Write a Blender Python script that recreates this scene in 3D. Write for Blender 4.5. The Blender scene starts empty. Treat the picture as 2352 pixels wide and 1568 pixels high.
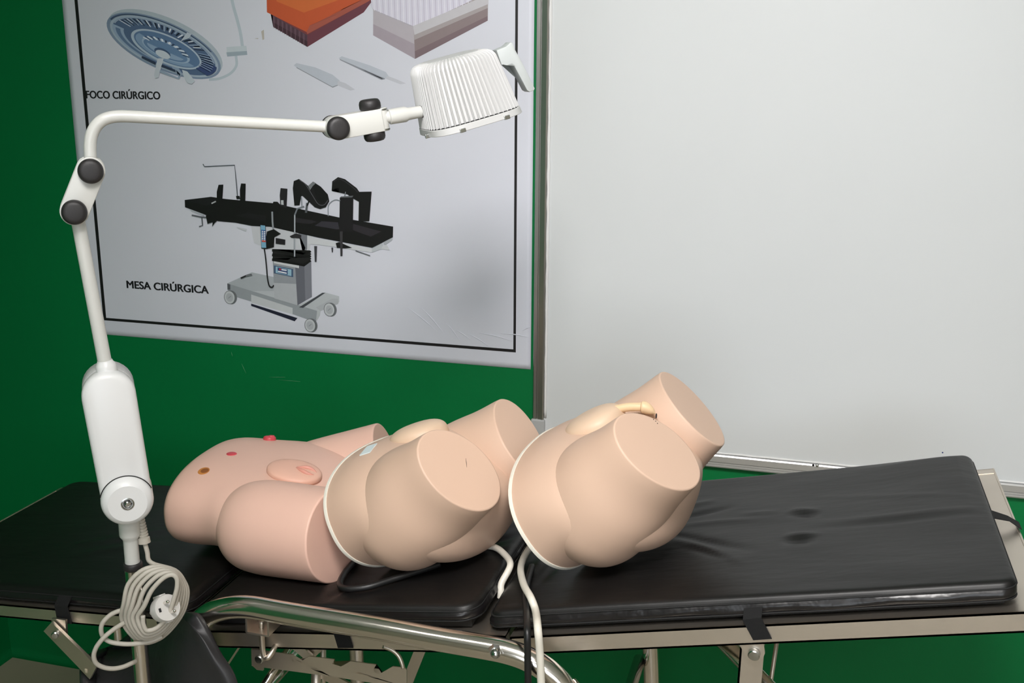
import bpy, bmesh, math, random
from mathutils import Vector, Matrix, noise
from mathutils.bvhtree import BVHTree
random.seed(4)
SC = bpy.context.scene
COL = SC.collection
PI = math.pi
def V(*a): return Vector(a)

# ------------------------------------------------------------------ camera
F_PX, PITCH, ROLL, YAW, CAM_H = 2477.74, 0.249547, 0.0054988, 0.2758027, 1.68
CAM = V(0, 0, CAM_H)
_c, _s = math.cos(YAW), math.sin(YAW)
_fw, _rt, _up = V(-_s, _c, 0), V(_c, _s, 0), V(0, 0, 1)
CF = _fw * math.cos(PITCH) - _up * math.sin(PITCH)
_U = _up * math.cos(PITCH) + _fw * math.sin(PITCH)
CR = _rt * math.cos(ROLL) + _U * math.sin(ROLL)
CU = _U * math.cos(ROLL) - _rt * math.sin(ROLL)
cd = bpy.data.cameras.new('camera')
cd.sensor_width = 36.0
cd.lens = F_PX / 2352 * 36.0
cd.clip_start = 0.02
cam = bpy.data.objects.new('camera', cd)
COL.objects.link(cam)
m = Matrix((CR, CU, -CF)).transposed().to_4x4()
m.translation = CAM
cam.matrix_world = m
SC.camera = cam

def ray(px, py):
    return CR * ((px - 1176) / F_PX) - CU * ((py - 784) / F_PX) + CF
def at(px, py, Y):                       # point of the photo at depth Y in the room
    d = ray(px, py)
    return CAM + d * (Y / d.y)
def onpl(px, py, p0, n):
    d = ray(px, py)
    return CAM + d * ((p0 - CAM).dot(n) / d.dot(n))
def depth(p): return (p - CAM).dot(CF)
def rad(wpx, p): return wpx * depth(p) / F_PX / 2

# ------------------------------------------------------------------ materials
def mat(name, color, rough=0.5, metal=0.0, spec=0.5, noise_scale=0, noise_amt=0.0, bump=0.0, bump_scale=200, coat=0.0, dist=0.001, stretch=None):
    M = bpy.data.materials.new(name)
    M.use_nodes = True
    nt = M.node_tree
    b = nt.nodes['Principled BSDF']
    b.inputs['Base Color'].default_value = (*color, 1)
    b.inputs['Roughness'].default_value = rough
    b.inputs['Metallic'].default_value = metal
    b.inputs['Specular IOR Level'].default_value = spec
    b.inputs['Coat Weight'].default_value = coat
    tc = nt.nodes.new('ShaderNodeTexCoord')
    src = tc.outputs['Object']
    if stretch:
        mp = nt.nodes.new('ShaderNodeMapping')
        mp.inputs['Scale'].default_value = stretch
        nt.links.new(src, mp.inputs['Vector'])
        src = mp.outputs['Vector']
    if noise_amt:
        n = nt.nodes.new('ShaderNodeTexNoise')
        n.inputs['Scale'].default_value = noise_scale
        n.inputs['Detail'].default_value = 4
        nt.links.new(src, n.inputs['Vector'])
        r = nt.nodes.new('ShaderNodeMapRange')
        r.inputs['To Min'].default_value = 1 - noise_amt
        r.inputs['To Max'].default_value = 1 + noise_amt
        nt.links.new(n.outputs['Fac'], r.inputs['Value'])
        mx = nt.nodes.new('ShaderNodeVectorMath')
        mx.operation = 'SCALE'
        mx.inputs[0].default_value = color
        nt.links.new(r.outputs['Result'], mx.inputs['Scale'])
        nt.links.new(mx.outputs['Vector'], b.inputs['Base Color'])
    if bump:
        n2 = nt.nodes.new('ShaderNodeTexNoise')
        n2.inputs['Scale'].default_value = bump_scale
        n2.inputs['Detail'].default_value = 3
        nt.links.new(src, n2.inputs['Vector'])
        bp = nt.nodes.new('ShaderNodeBump')
        bp.inputs['Strength'].default_value = bump
        bp.inputs['Distance'].default_value = dist
        nt.links.new(n2.outputs['Fac'], bp.inputs['Height'])
        nt.links.new(bp.outputs['Normal'], b.inputs['Normal'])
    return M
def srgb(r, g, b):
    f = lambda c: (c / 255 / 12.92) if c / 255 <= 0.04045 else ((c / 255 + 0.055) / 1.055) ** 2.4
    return (f(r), f(g), f(b))

M_GREEN = mat('green wall paint', srgb(0, 112, 58), 0.5, spec=0.25, bump=0.25, bump_scale=220, dist=0.0006, noise_scale=3, noise_amt=0.05)
M_CEIL = mat('white ceiling paint', srgb(225, 225, 222), 0.8, bump=0.1)
M_PALE = mat('pale wall paint', srgb(196, 188, 172), 0.7, bump=0.1)
M_FLOOR = mat('beige floor tile', srgb(172, 160, 140), 0.45, noise_scale=9, noise_amt=0.06, bump=0.05)
M_GROUT = mat('tile joint', srgb(196, 190, 176), 0.7, bump=0.05)
M_PAPER = mat('poster paper', srgb(216, 218, 229), 0.5, bump=0.18, bump_scale=130, dist=0.0006)
M_BOARD = mat('whiteboard enamel', srgb(209, 212, 214), 0.5, spec=0.3, noise_scale=2.5, noise_amt=0.03)
M_ALU = mat('brushed aluminium', srgb(188, 186, 184), 0.35, 1.0, noise_scale=30, noise_amt=0.04)
M_ALUW = mat('white aluminium', srgb(205, 205, 205), 0.3, 0.6, noise_scale=30, noise_amt=0.03)
M_GREYP = mat('grey plastic', srgb(176, 177, 178), 0.45, noise_scale=40, noise_amt=0.03)
M_CAULK = mat('white caulk', srgb(226, 226, 226), 0.6, bump=0.3, bump_scale=60)
M_WHITE = mat('white painted metal', srgb(204, 204, 200), 0.28, noise_scale=8, noise_amt=0.015)
M_WPLAS = mat('white plastic', srgb(190, 190, 190), 0.38, noise_scale=8, noise_amt=0.015)
M_WHOUS = mat('white housing plastic', srgb(222, 222, 222), 0.33, noise_scale=8, noise_amt=0.015)
M_WGREY = mat('off white plastic', srgb(184, 189, 189), 0.4, noise_scale=8, noise_amt=0.015)
M_RUBBER = mat('black rubber', srgb(38, 36, 37), 0.5, bump=0.2, bump_scale=500)
M_CORD = mat('light grey cord', srgb(184, 178, 167), 0.5, noise_scale=25, noise_amt=0.08)
M_PLUG = mat('grey plug plastic', srgb(206, 203, 199), 0.45, noise_scale=25, noise_amt=0.05)
M_CHROME = mat('polished steel', srgb(226, 221, 214), 0.17, 1.0, noise_scale=12, noise_amt=0.04)
M_STEEL = mat('brushed steel', srgb(216, 206, 194), 0.42, 1.0, noise_scale=14, noise_amt=0.07, bump=0.06, bump_scale=300)
M_BOLT = mat('zinc bolt', srgb(190, 192, 190), 0.25, 1.0, noise_scale=40, noise_amt=0.05)
M_DARK = mat('dark gap', srgb(14, 14, 15), 0.7, bump=0.05)
M_VINYL = mat('black vinyl', srgb(17, 16, 16), 0.43, spec=0.4, bump=0.22, bump_scale=9, dist=0.006, stretch=(1, 3.2, 1), noise_scale=6, noise_amt=0.12)
M_VINYLS = mat('black vinyl side', srgb(24, 22, 23), 0.3, bump=0.5, bump_scale=26, dist=0.006, noise_scale=6, noise_amt=0.12)
M_GREYV = mat('charcoal vinyl', srgb(44, 43, 45), 0.45, bump=0.3, bump_scale=30, dist=0.004, noise_scale=8, noise_amt=0.1)
M_WEB = mat('black webbing', srgb(10, 10, 11), 0.9, bump=0.4, bump_scale=700)
M_SKIN = mat('peach silicone', srgb(209, 178, 157), 0.46, noise_scale=5, noise_amt=0.03, spec=0.4)
M_SKINP = mat('pink silicone', srgb(228, 187, 170), 0.46, noise_scale=6, noise_amt=0.04, spec=0.4)
M_SKINL = mat('light peach silicone', srgb(217, 189, 164), 0.46, noise_scale=5, noise_amt=0.02, spec=0.4)
M_SKINY = mat('yellowish silicone', srgb(226, 196, 158), 0.45, noise_scale=5, noise_amt=0.03, spec=0.4)
M_PINKD = mat('pink tissue silicone', srgb(214, 150, 134), 0.45, noise_scale=30, noise_amt=0.08)
M_RED = mat('red stoma silicone', srgb(205, 72, 82), 0.4, noise_scale=40, noise_amt=0.1)
M_ORANGE = mat('orange stoma silicone', srgb(198, 128, 62), 0.45, noise_scale=40, noise_amt=0.1)
M_RIM = mat('ivory base plate', srgb(230, 226, 214), 0.45, noise_scale=20, noise_amt=0.03)
M_IVORY = mat('ivory hose', srgb(222, 217, 205), 0.42, noise_scale=20, noise_amt=0.04)
M_BHOSE = mat('black hose rubber', srgb(24, 24, 25), 0.42, noise_scale=20, noise_amt=0.1)
M_LABEL = mat('pale label', srgb(214, 226, 228), 0.5, noise_scale=60, noise_amt=0.05)
M_INK = mat('black print', srgb(22, 20, 26), 0.5, noise_scale=30, noise_amt=0.03)
M_MARK = mat('dark smudge', srgb(46, 36, 32), 0.7, noise_scale=30, noise_amt=0.1)
M_GLASS = mat('frosted lens', srgb(235, 238, 240), 0.3, noise_scale=30, noise_amt=0.02)

# ------------------------------------------------------------------ object helpers
ORIG = {}
def thing(name, label, cat, loc, group=None):
    o = bpy.data.objects.new(name, None)
    o.empty_display_size = 0.05
    COL.objects.link(o)
    o.location = loc
    ORIG[o] = Vector(loc)
    o['label'] = label; o['category'] = cat
    if group: o['group'] = group
    return o
def tag(o, label, cat, group=None):
    o['label'] = label; o['category'] = cat
    if group: o['group'] = group
    return o
def put(name, bm, mats, parent=None, smooth=True, loc=None, label=None, sharp=None):
    """link a bmesh (world coordinates) as ONE object"""
    o0 = ORIG[parent] if parent is not None else (Vector(loc) if loc is not None else Vector((0, 0, 0)))
    bmesh.ops.recalc_face_normals(bm, faces=bm.faces[:])
    if sharp:
        for e in bm.edges:
            if len(e.link_faces) == 2 and e.calc_face_angle(0) > sharp: e.smooth = False
    for v in bm.verts: v.co -= o0
    me = bpy.data.meshes.new(name)
    for f in bm.faces: f.smooth = smooth
    bm.to_mesh(me); bm.free()
    for mm in (mats if isinstance(mats, (list, tuple)) else [mats]): me.materials.append(mm)
    o = bpy.data.objects.new(name, me)
    COL.objects.link(o)
    if parent is not None:
        o.parent = parent
    else:
        o.location = o0
    ORIG[o] = o0
    if label: o['label'] = label
    return o
def struct(name, bm, mats, smooth=False, loc=None):
    o = put(name, bm, mats, None, smooth, loc)
    o['kind'] = 'structure'
    return o

def add_box(bm, c, size, R=None, bev=0.0, seg=2, mi=0):
    r = bmesh.ops.create_cube(bm, size=1.0)
    vs = r['verts']
    for v in vs:
        v.co = Vector((v.co.x * size[0], v.co.y * size[1], v.co.z * size[2]))
    if bev:
        es = {e for v in vs for e in v.link_edges}
        rr = bmesh.ops.bevel(bm, geom=list(es), offset=bev, segments=seg, affect='EDGES', profile=0.5)
        vs = list({v for f in rr['faces'] for v in f.verts} | {v for v in vs if v.is_valid})
    for v in vs:
        v.co = (R @ v.co if R else v.co) + Vector(c)
    for f in {f for v in vs for f in v.link_faces}: f.material_index = mi
    return vs
def box_pts(bm, x0, x1, y0, y1, z0, z1, bev=0, mi=0):
    return add_box(bm, ((x0 + x1) / 2, (y0 + y1) / 2, (z0 + z1) / 2), (x1 - x0, y1 - y0, z1 - z0), None, bev, 2, mi)
def basis(d):
    d = d.normalized()
    a = d.orthogonal().normalized()
    return d, a, d.cross(a)
def frame(d, up):
    """columns x=side, y=d, z=up-ish"""
    d = d.normalized(); s = d.cross(up).normalized(); u = s.cross(d)
    return Matrix((s, d, u)).transposed()
def loft(bm, rings, cap0=True, cap1=True, closed=True, mi=0):
    R = [[bm.verts.new(p) for p in r] for r in rings]
    n = len(R[0])
    for a, b in zip(R, R[1:]):
        for i in range(n if closed else n - 1):
            j = (i + 1) % n
            f = bm.faces.new((a[i], a[j], b[j], b[i])); f.material_index = mi
    if cap0: bm.faces.new(R[0][::-1]).material_index = mi
    if cap1: bm.faces.new(R[-1]).material_index = mi
    return R
def smooth_path(pts, sub=8, closed=False):
    pts = [Vector(p) for p in pts]; out = []
    n = len(pts)
    for i in range(n if closed else n - 1):
        if closed:
            p0, p1, p2, p3 = pts[i - 1], pts[i], pts[(i + 1) % n], pts[(i + 2) % n]
        else:
            p1, p2 = pts[i], pts[i + 1]
            p0 = pts[i - 1] if i else p1 * 2 - p2
            p3 = pts[i + 2] if i + 2 < n else p2 * 2 - p1
        for k in range(sub):
            t = k / sub
            out.append(0.5 * ((2 * p1) + (p2 - p0) * t + (2 * p0 - 5 * p1 + 4 * p2 - p3) * t * t + (3 * p1 - p0 - 3 * p2 + p3) * t ** 3))
    if not closed: out.append(pts[-1])
    return out
def add_tube(bm, pts, r, n=16, closed=False, mi=0):
    pts = [Vector(p) for p in pts]; N = len(pts)
    rs = r if isinstance(r, (list, tuple)) else [r] * N
    T = []
    for i in range(N):
        a = pts[i - 1] if (closed or i) else pts[i]
        b = pts[(i + 1) % N] if (closed or i < N - 1) else pts[i]
        T.append((b - a).normalized())
    u = T[0].orthogonal().normalized()
    rings = []
    for i in range(N):
        u = (u - T[i] * u.dot(T[i])).normalized()
        w = T[i].cross(u)
        rings.append([pts[i] + (u * math.cos(2 * PI * k / n) + w * math.sin(2 * PI * k / n)) * rs[i] for k in range(n)])
    if closed:
        # align twist by matching the closest start vertex
        R = [[bm.verts.new(p) for p in r_] for r_ in rings]
        k0 = min(range(n), key=lambda k: (rings[0][k] - rings[-1][0]).length)
        for i in range(N):
            a, b = R[i], R[(i + 1) % N]
            off = 0 if i < N - 1 else k0
            for k in range(n):
                f = bm.faces.new((a[k], a[(k + 1) % n], b[(k + 1 + off) % n], b[(k + off) % n])); f.material_index = mi
    else:
        loft(bm, rings, mi=mi)
def add_cyl(bm, p0, p1, r0, r1=None, n=32, bev=0.0, mi=0):
    p0, p1 = Vector(p0), Vector(p1)
    r1 = r0 if r1 is None else r1
    d, a, b = basis(p1 - p0)
    L = (p1 - p0).length
    prof = [(0, r0), (L, r1)]
    if bev:
        prof = []
        for k in range(4):
            t = k / 3 * PI / 2
            prof.append((bev * (1 - math.sin(t)), r0 - bev * (1 - math.cos(t)))) if False else None
        prof = [(0, r0 - bev), (bev * 0.3, r0 - bev * 0.3), (bev, r0), (L - bev, r1), (L - bev * 0.3, r1 - bev * 0.3), (L, r1 - bev)]
    add_lathe(bm, p0, d, prof, n, mi)
def add_lathe(bm, p0, d, prof, n=40, mi=0):
    d, a, b = basis(Vector(d))
    rings = [[Vector(p0) + d * s + (a * math.cos(2 * PI * k / n) + b * math.sin(2 * PI * k / n)) * max(r, 1e-5) for k in range(n)] for s, r in prof]
    loft(bm, rings, mi=mi)
def add_prism(bm, pts, ext, mi=0):
    """polygon (3-D points) extruded by vector"""
    a = [bm.verts.new(p) for p in pts]
    b = [bm.verts.new(Vector(p) + ext) for p in pts]
    n = len(a)
    fs = [bm.faces.new(a), bm.faces.new(b[::-1])]
    for i in range(n): fs.append(bm.faces.new((a[i], a[(i + 1) % n], b[(i + 1) % n], b[i])))
    for f in fs: f.material_index = mi
    return fs
def stadium(a, b, w, side, along, k=14, w2=None):
    """outline round a-b: half width w at a, w2 at b"""
    w2 = w if w2 is None else w2
    out = []
    for i in range(k + 1):
        t = PI * i / k
        out.append(a + side * (w * math.cos(t)) - along * (w * math.sin(t)))
    for i in range(k + 1):
        t = PI * i / k
        out.append(b - side * (w2 * math.cos(t)) + along * (w2 * math.sin(t)))
    return out
def bev_prism(bm, pts, ext, inset=0.003, mi=0):
    """prism with a rounded rim, drawn as stacked rings shrunk to the centroid"""
    c = sum((Vector(p) for p in pts), Vector()) / len(pts)
    size = max((Vector(p) - c).length for p in pts)
    L = ext.length; d = ext.normalized()
    rings = []
    for s, q in ((0, inset), (inset * 0.3, inset * 0.3), (inset, 0), (L - inset, 0), (L - inset * 0.3, inset * 0.3), (L, inset)):
        rr = []
        for i, p in enumerate(pts):
            p = Vector(p)
            pa, pb = Vector(pts[i - 1]), Vector(pts[(i + 1) % len(pts)])
            tan = (pb - pa).normalized(); nn = tan.cross(d).normalized()
            if nn.dot(p - c) < 0: nn = -nn
            rr.append(p - nn * q + d * s)
        rings.append(rr)
    loft(bm, rings, mi=mi)
def B(): return bmesh.new()

# ------------------------------------------------------------------ the room
YW = 2.3434            # face of the wall behind the table
XL, XR, YB, ZC = -2.19, 2.35, -2.4, 2.75
bm = B(); box_pts(bm, XL - .1, XR + .1, YW, YW + .1, 0, ZC); struct('wall_back', bm, M_GREEN)
bm = B(); box_pts(bm, XL - .1, XL, YB, YW, 0, ZC); struct('wall_left', bm, M_GREEN)
bm = B(); box_pts(bm, XR, XR + .1, YB, YW, 0, ZC); struct('wall_right', bm, M_PALE)
bm = B(); box_pts(bm, XL - .1, XR + .1, YB - .1, YB, 0, ZC); struct('wall_front', bm, M_PALE)
bm = B(); box_pts(bm, XL - .1, XR + .1, YB - .1, YW + .1, ZC, ZC + .1); struct('ceiling', bm, M_CEIL)
bm = B(); box_pts(bm, XL - .1, XR + .1, YB - .1, YW + .1, -.1, 0)
for k in range(10):
    x = XL + 0.012 + k * 0.45
    box_pts(bm, x - .0015, x + .0015, YB, YW, -.001, .0006, mi=1)
for k in range(10):
    y = YW - 0.45 * (k + 1)
    box_pts(bm, XL, XR, y - .0015, y + .0015, -.001, .0006, mi=1)
struct('floor', bm, [M_FLOOR, M_GROUT])
def cove(name, p0, p1, inward):
    bm = B(); r = .022
    prof = [V(0, 0, 0)] + [inward * (r * (1 - math.sin(t))) + V(0, 0, r * (1 - math.cos(t))) for t in [i / 6 * PI / 2 for i in range(7)]]
    loft(bm, [[p0 + q for q in prof], [p1 + q for q in prof]])
    struct(name, bm, M_GREEN, smooth=False)
cove('baseboard_back', V(XL, YW, 0), V(XR, YW, 0), V(0, -1, 0))
cove('baseboard_left', V(XL, YB, 0), V(XL, YW, 0), V(1, 0, 0))

# ------------------------------------------------------------------ ceiling lamps and added fill light
def ceiling_lamp(x, y, sx, sy, power, label):
    t = thing('ceiling_light', label, 'ceiling light', (x, y, ZC), 'ceiling light panels')
    bm = B()
    for a, b_, c, d in ((x - sx / 2 - .03, x + sx / 2 + .03, y - sy / 2 - .03, y - sy / 2), (x - sx / 2 - .03, x + sx / 2 + .03, y + sy / 2, y + sy / 2 + .03),
                        (x - sx / 2 - .03, x - sx / 2, y - sy / 2, y + sy / 2), (x + sx / 2, x + sx / 2 + .03, y - sy / 2, y + sy / 2)):
        box_pts(bm, a, b_, c, d, ZC - .03, ZC)
    put('frame', bm, M_WPLAS, t, smooth=False)
    E = bpy.data.materials.new('light diffuser'); E.use_nodes = True
    nt = E.node_tree; nt.nodes.clear()
    em = nt.nodes.new('ShaderNodeEmission'); out = nt.nodes.new('ShaderNodeOutputMaterial')
    em.inputs['Color'].default_value = (1.0, 0.97, 0.95, 1)
    em.inputs['Strength'].default_value = power / (sx * sy) / PI
    nt.links.new(em.outputs[0], out.inputs[0])
    bm = B(); box_pts(bm, x - sx / 2, x + sx / 2, y - sy / 2, y + sy / 2, ZC - .022, ZC - .006)
    put('diffuser', bm, E, t, smooth=False)
ceiling_lamp(-0.55, 0.35, 1.2, 0.16, 15, 'narrow strip ceiling light over the left end of the table')
ceiling_lamp(0.6, -1.3, 0.6, 0.6, 22, 'unseen square fill light panel on the ceiling behind the camera')  # extra panel added further back as fill
def spotlight(p, aim, power, angle, radius, label):
    t = thing('ceiling_spotlight', label, 'spotlight', (p[0], p[1], ZC))
    p, aim = Vector(p), Vector(aim); d = (aim - p).normalized()
    bm = B(); add_cyl(bm, V(p.x, p.y, ZC - .02), V(p.x, p.y, ZC), .06, None, 28, .003); add_cyl(bm, V(p.x, p.y, p.z + .03), V(p.x, p.y, ZC - .015), .008, None, 14); put('mount', bm, M_WPLAS, t, sharp=.6)
    bm = B(); add_lathe(bm, p - d * .02, -d, [(0, .055), (.005, .06), (.10, .05), (.11, .03), (.11, 0)], 32); put('lamp_can', bm, M_WPLAS, t, sharp=.6)
    ld = bpy.data.lights.new('spot bulb', 'SPOT'); ld.energy = power; ld.spot_size = math.radians(angle); ld.spot_blend = 1.0; ld.shadow_soft_size = radius; ld.color = (1.0, .97, .95)
    lo = bpy.data.objects.new('spot_bulb', ld); COL.objects.link(lo); lo.location = p
    lo.rotation_euler = d.to_track_quat('-Z', 'Y').to_euler()
spotlight((-.12, .22, 2.62), (-.1, YW, 1.2), 205, 86, .28, 'white ceiling spotlight above the camera aimed at the whiteboard edge')
# unseen glowing panel added behind the camera for soft frontal fill
wx0, wx1, wz0, wz1 = -.55, 1.75, .95, 2.3
FILL_GLOW = bpy.data.materials.new('added fill glow'); FILL_GLOW.use_nodes = True
nt = FILL_GLOW.node_tree; nt.nodes.clear()
em = nt.nodes.new('ShaderNodeEmission'); out = nt.nodes.new('ShaderNodeOutputMaterial')
em.inputs['Color'].default_value = (0.88, 0.94, 1.0, 1); em.inputs['Strength'].default_value = 4.4
nt.links.new(em.outputs[0], out.inputs[0])
bm = B(); box_pts(bm, wx0, wx1, YB + .004, YB + .012, wz0, wz1)
fill_panel = struct('fill_light_panel', bm, FILL_GLOW)
bm = B()
for q in ((wx0 - .05, wx0, wz0 - .05, wz1 + .05), (wx1, wx1 + .05, wz0 - .05, wz1 + .05), (wx0, wx1, wz0 - .05, wz0), (wx0, wx1, wz1, wz1 + .05), ((wx0 + wx1) / 2 - .025, (wx0 + wx1) / 2 + .025, wz0, wz1)):
    box_pts(bm, q[0], q[1], YB, YB + .05, q[2], q[3])
put('fill_panel_frame', bm, M_ALUW, fill_panel, smooth=False)
W = bpy.data.worlds.new('world'); SC.world = W; W.use_nodes = True
W.node_tree.nodes['Background'].inputs['Color'].default_value = (0.02, 0.02, 0.02, 1)

# ------------------------------------------------------------------ poster
def wall(px, py, lift=0.0): return at(px, py, YW - lift)
poster = thing('wall_poster', 'large white poster with black border showing surgical equipment on green wall', 'poster', (-1.2, YW, 1.0))
PT, PB = 2.05, 0.9958
PXL, PXR = -1.805, -0.6172
bm = B()
NX, NZ = 90, 80
CREASE = [((935, 705), (1003, 760), 2.2), ((968, 706), (1022, 768), 1.6), ((1025, 741), (1058, 785), 1.8), ((1046, 757), (1080, 780), 1.6),
          ((1073, 765), (1125, 796), 1.6), ((1100, 764), (1178, 783), 1.5), ((1150, 765), (1218, 775), 1.8), ((1200, 760), (1219, 751), 1.6)]
put_r = []
rows = []
for j in range(NZ + 1):
    z = PB + (PT - PB) * j / NZ
    rows.append([V(PXL + (PXR - PXL) * i / NX, YW - .0012, z) for i in range(NX + 1)])
back = [V(PXL, YW - .0002, PB), V(PXR, YW - .0002, PB), V(PXR, YW - .0002, PT), V(PXL, YW - .0002, PT)]
g = [[bm.verts.new(p) for p in r] for r in rows]
for j in range(NZ):
    for i in range(NX):
        bm.faces.new((g[j][i], g[j][i + 1], g[j + 1][i + 1], g[j + 1][i]))
bv = [bm.verts.new(p) for p in back]
bm.faces.new(bv)
bm.faces.new([bv[0], bv[1]] + [g[0][i] for i in range(NX, -1, -1)])
bm.faces.new([bv[1], bv[2]] + [g[j][NX] for j in range(NZ, -1, -1)])
bm.faces.new([bv[2], bv[3]] + [g[NZ][i] for i in range(0, NX + 1)])
bm.faces.new([bv[3], bv[0]] + [g[j][0] for j in range(0, NZ + 1)])
sheet = put('sheet', bm, M_PAPER, poster)
bm = B()
for a, b_, w in CREASE:
    pa, pb = wall(*a, .0013), wall(*b_, .0013)
    mid = (pa + pb) / 2 + V(0, 0, .002)
    add_tube(bm, smooth_path([pa, mid, pb], 6), [.0002 + .0011 * math.sin(PI * i / 12) for i in range(13)], 6)
put('crease', bm, M_PAPER, sheet)
# print layers: flat shapes on the sheet
INKS = {}
def ink(rgb):
    if rgb not in INKS: INKS[rgb] = mat('print ink %d' % len(INKS), srgb(*rgb), 0.5, noise_scale=60, noise_amt=0.04)
    return INKS[rgb]
class Print:
    def __init__(s, name, label=None):
        s.name, s.bm, s.mats, s.k, s.label = name, B(), [], 0, label
    def mi(s, rgb):
        mm = ink(rgb)
        if mm not in s.mats: s.mats.append(mm)
        return s.mats.index(mm)
    def lift(s):
        s.k += 1
        return .00135 + .00004 * s.k
    def poly(s, pts, rgb):
        l = s.lift()
        f = s.bm.faces.new([s.bm.verts.new(wall(*p, l)) for p in pts]); f.material_index = s.mi(rgb)
        r = bmesh.ops.triangulate(s.bm, faces=[f])
    def line(s, pts, w, rgb, sub=0):
        if sub:
            P = [(p.x, p.y) for p in smooth_path([V(a, b, 0) for a, b in pts], sub)]
        else: P = pts
        l = s.lift(); L, R = [], []
        for i, p in enumerate(P):
            a = P[max(i - 1, 0)]; b = P[min(i + 1, len(P) - 1)]
            dx, dy = b[0] - a[0], b[1] - a[1]; n = math.hypot(dx, dy) or 1
            ox, oy = -dy / n * w / 2, dx / n * w / 2
            L.append(s.bm.verts.new(wall(p[0] + ox, p[1] + oy, l))); R.append(s.bm.verts.new(wall(p[0] - ox, p[1] - oy, l)))
        m_ = s.mi(rgb)
        for i in range(len(P) - 1):
            s.bm.faces.new((L[i], L[i + 1], R[i + 1], R[i])).material_index = m_
    def ell(s, cx, cy, a, b, tilt, rgb, t0=0, t1=360, inner=0.0, n=48):
        l = s.lift(); m_ = s.mi(rgb); ct, st = math.cos(math.radians(tilt)), math.sin(math.radians(tilt))
        def P(t, k):
            x, y = a * k * math.cos(t), b * k * math.sin(t)
            return wall(cx + x * ct - y * st, cy + x * st + y * ct, l)
        ts = [math.radians(t0 + (t1 - t0) * i / n) for i in range(n + 1)]
        if inner == 0 and t1 - t0 >= 360:
            s.bm.faces.new([s.bm.verts.new(P(t, 1)) for t in ts[:-1]]).material_index = m_
        else:
            A = [s.bm.verts.new(P(t, 1)) for t in ts]; Bv = [s.bm.verts.new(P(t, inner)) for t in ts]
            for i in range(n): s.bm.faces.new((A[i], A[i + 1], Bv[i + 1], Bv[i])).material_index = m_
    def done(s):
        # every print faces the room
        o = put(s.name, s.bm, s.mats, poster, smooth=False, label=s.label)
        return o
def Z(ox, oy, sc):
    return lambda pts: [(ox + a / sc, oy + b / sc) for a, b in pts]

# border
p = Print('printed_border', 'black border line')
bx0, bx1, bz = -1.7648, -0.6565, 1.0375
def wpt(x, z, l): return V(x, YW - l, z)
for (x0, z0, x1, z1) in ((bx0 - .0045, bz - .0035, bx0 + .0045, PT - .05), (bx1 - .003, bz - .0035, bx1 + .003, PT - .05), (bx0, bz - .0035, bx1, bz + .0035), (bx0, PT - .055, bx1, PT - .048)):
    l = p.lift(); p.bm.faces.new([p.bm.verts.new(wpt(*q, l)) for q in ((x0, z0), (x1, z0), (x1, z1), (x0, z1))]).material_index = p.mi((20, 17, 20))
p.done()

# captions
def caption(text, a, b, hpx, label):
    cu = bpy.data.curves.new('caption', 'FONT')
    cu.body = text; cu.size = 1.0; cu.offset = 0; cu.extrude = 0
    ob = bpy.data.objects.new('caption', cu); COL.objects.link(ob)
    bpy.context.view_layer.update()
    me0 = bpy.data.meshes.new_from_object(ob.evaluated_get(bpy.context.evaluated_depsgraph_get()))
    bpy.data.objects.remove(ob)
    src = [v.co.copy() for v in me0.vertices]; fcs = [tuple(p_.vertices) for p_ in me0.polygons]
    x0, x1 = min(c.x for c in src), max(c.x for c in src)
    pa, pb = wall(*a, .0016), wall(*b, .0016)
    hh = (wall(a[0], a[1] - hpx, .0016) - pa).z
    bm = B()
    for k, (dx, dz) in enumerate(((-.04, 0), (-.02, .018), (-.02, -.018), (0, 0), (.02, .018), (.02, -.018), (.04, 0))):   # heavier strokes
        vs = []
        for c in src:
            q = pa.lerp(pb, (c.x + dx - x0) / (x1 - x0)); q.z += (c.y + dz) / .73 * hh; q.y -= .00002 * k
            vs.append(bm.verts.new(q))
        for f_ in fcs: bm.faces.new([vs[i_] for i_ in f_])
    put('printed_caption', bm, M_INK, poster, smooth=False, label=label)
caption('FOCO CIRÚRGICO', (198.5, 225.5), (368, 228), 18, 'black caption reading FOCO CIRÚRGICO')
caption('MESA CIRÚRGICA', (292, 661), (479, 674), 17.5, 'black caption reading MESA CIRÚRGICA')

# surgical lamp picture
p = Print('printed_surgical_lamp', 'blue round surgical lamp picture')
cx, cy, tl = 376, 105, 24.5
p.line([(525, -40), (535, 10), (546, 50), (553, 80), (557, 108)], 7, (186, 198, 208), 5)
p.line([(542, 128), (543, 150), (530, 168), (505, 180), (480, 183)], 6, (186, 198, 208), 5)
p.poly([(520, 108), (566, 105), (568, 126), (522, 130)], (196, 206, 214))
p.poly([(520, 120), (567, 117), (568, 126), (522, 130)], (160, 174, 186))
p.ell(cx + 4, cy - 6, 142, 57, tl, (178, 190, 200))
p.ell(cx, cy, 142, 54, tl, (128, 146, 170))
p.ell(cx + 1, cy + 1, 135, 49, tl, (166, 182, 198))
p.ell(cx + 1, cy + 1, 128, 45, tl, (84, 106, 138))
p.ell(cx, cy + 1, 128, 45, tl, (150, 170, 194), 60, 178, .78)
p.ell(cx, cy + 1, 120, 42, tl, (98, 122, 154), 70, 172, .9)
for k in range(46):
    t0 = 196 + k * 3.6
    if 318 < t0 < 330: continue
    p.ell(cx, cy + 1, 124 - 3 * (k % 3), 43, tl, ((214, 222, 232), (28, 36, 52), (150, 168, 190), (44, 52, 76))[(k * 7) % 4], t0, t0 + 2.1, .74 + .05 * ((k * 5) % 3), n=2)
p.ell(cx, cy + 1, 128, 45, tl, (150, 168, 190), 182, 345, .96)
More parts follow.
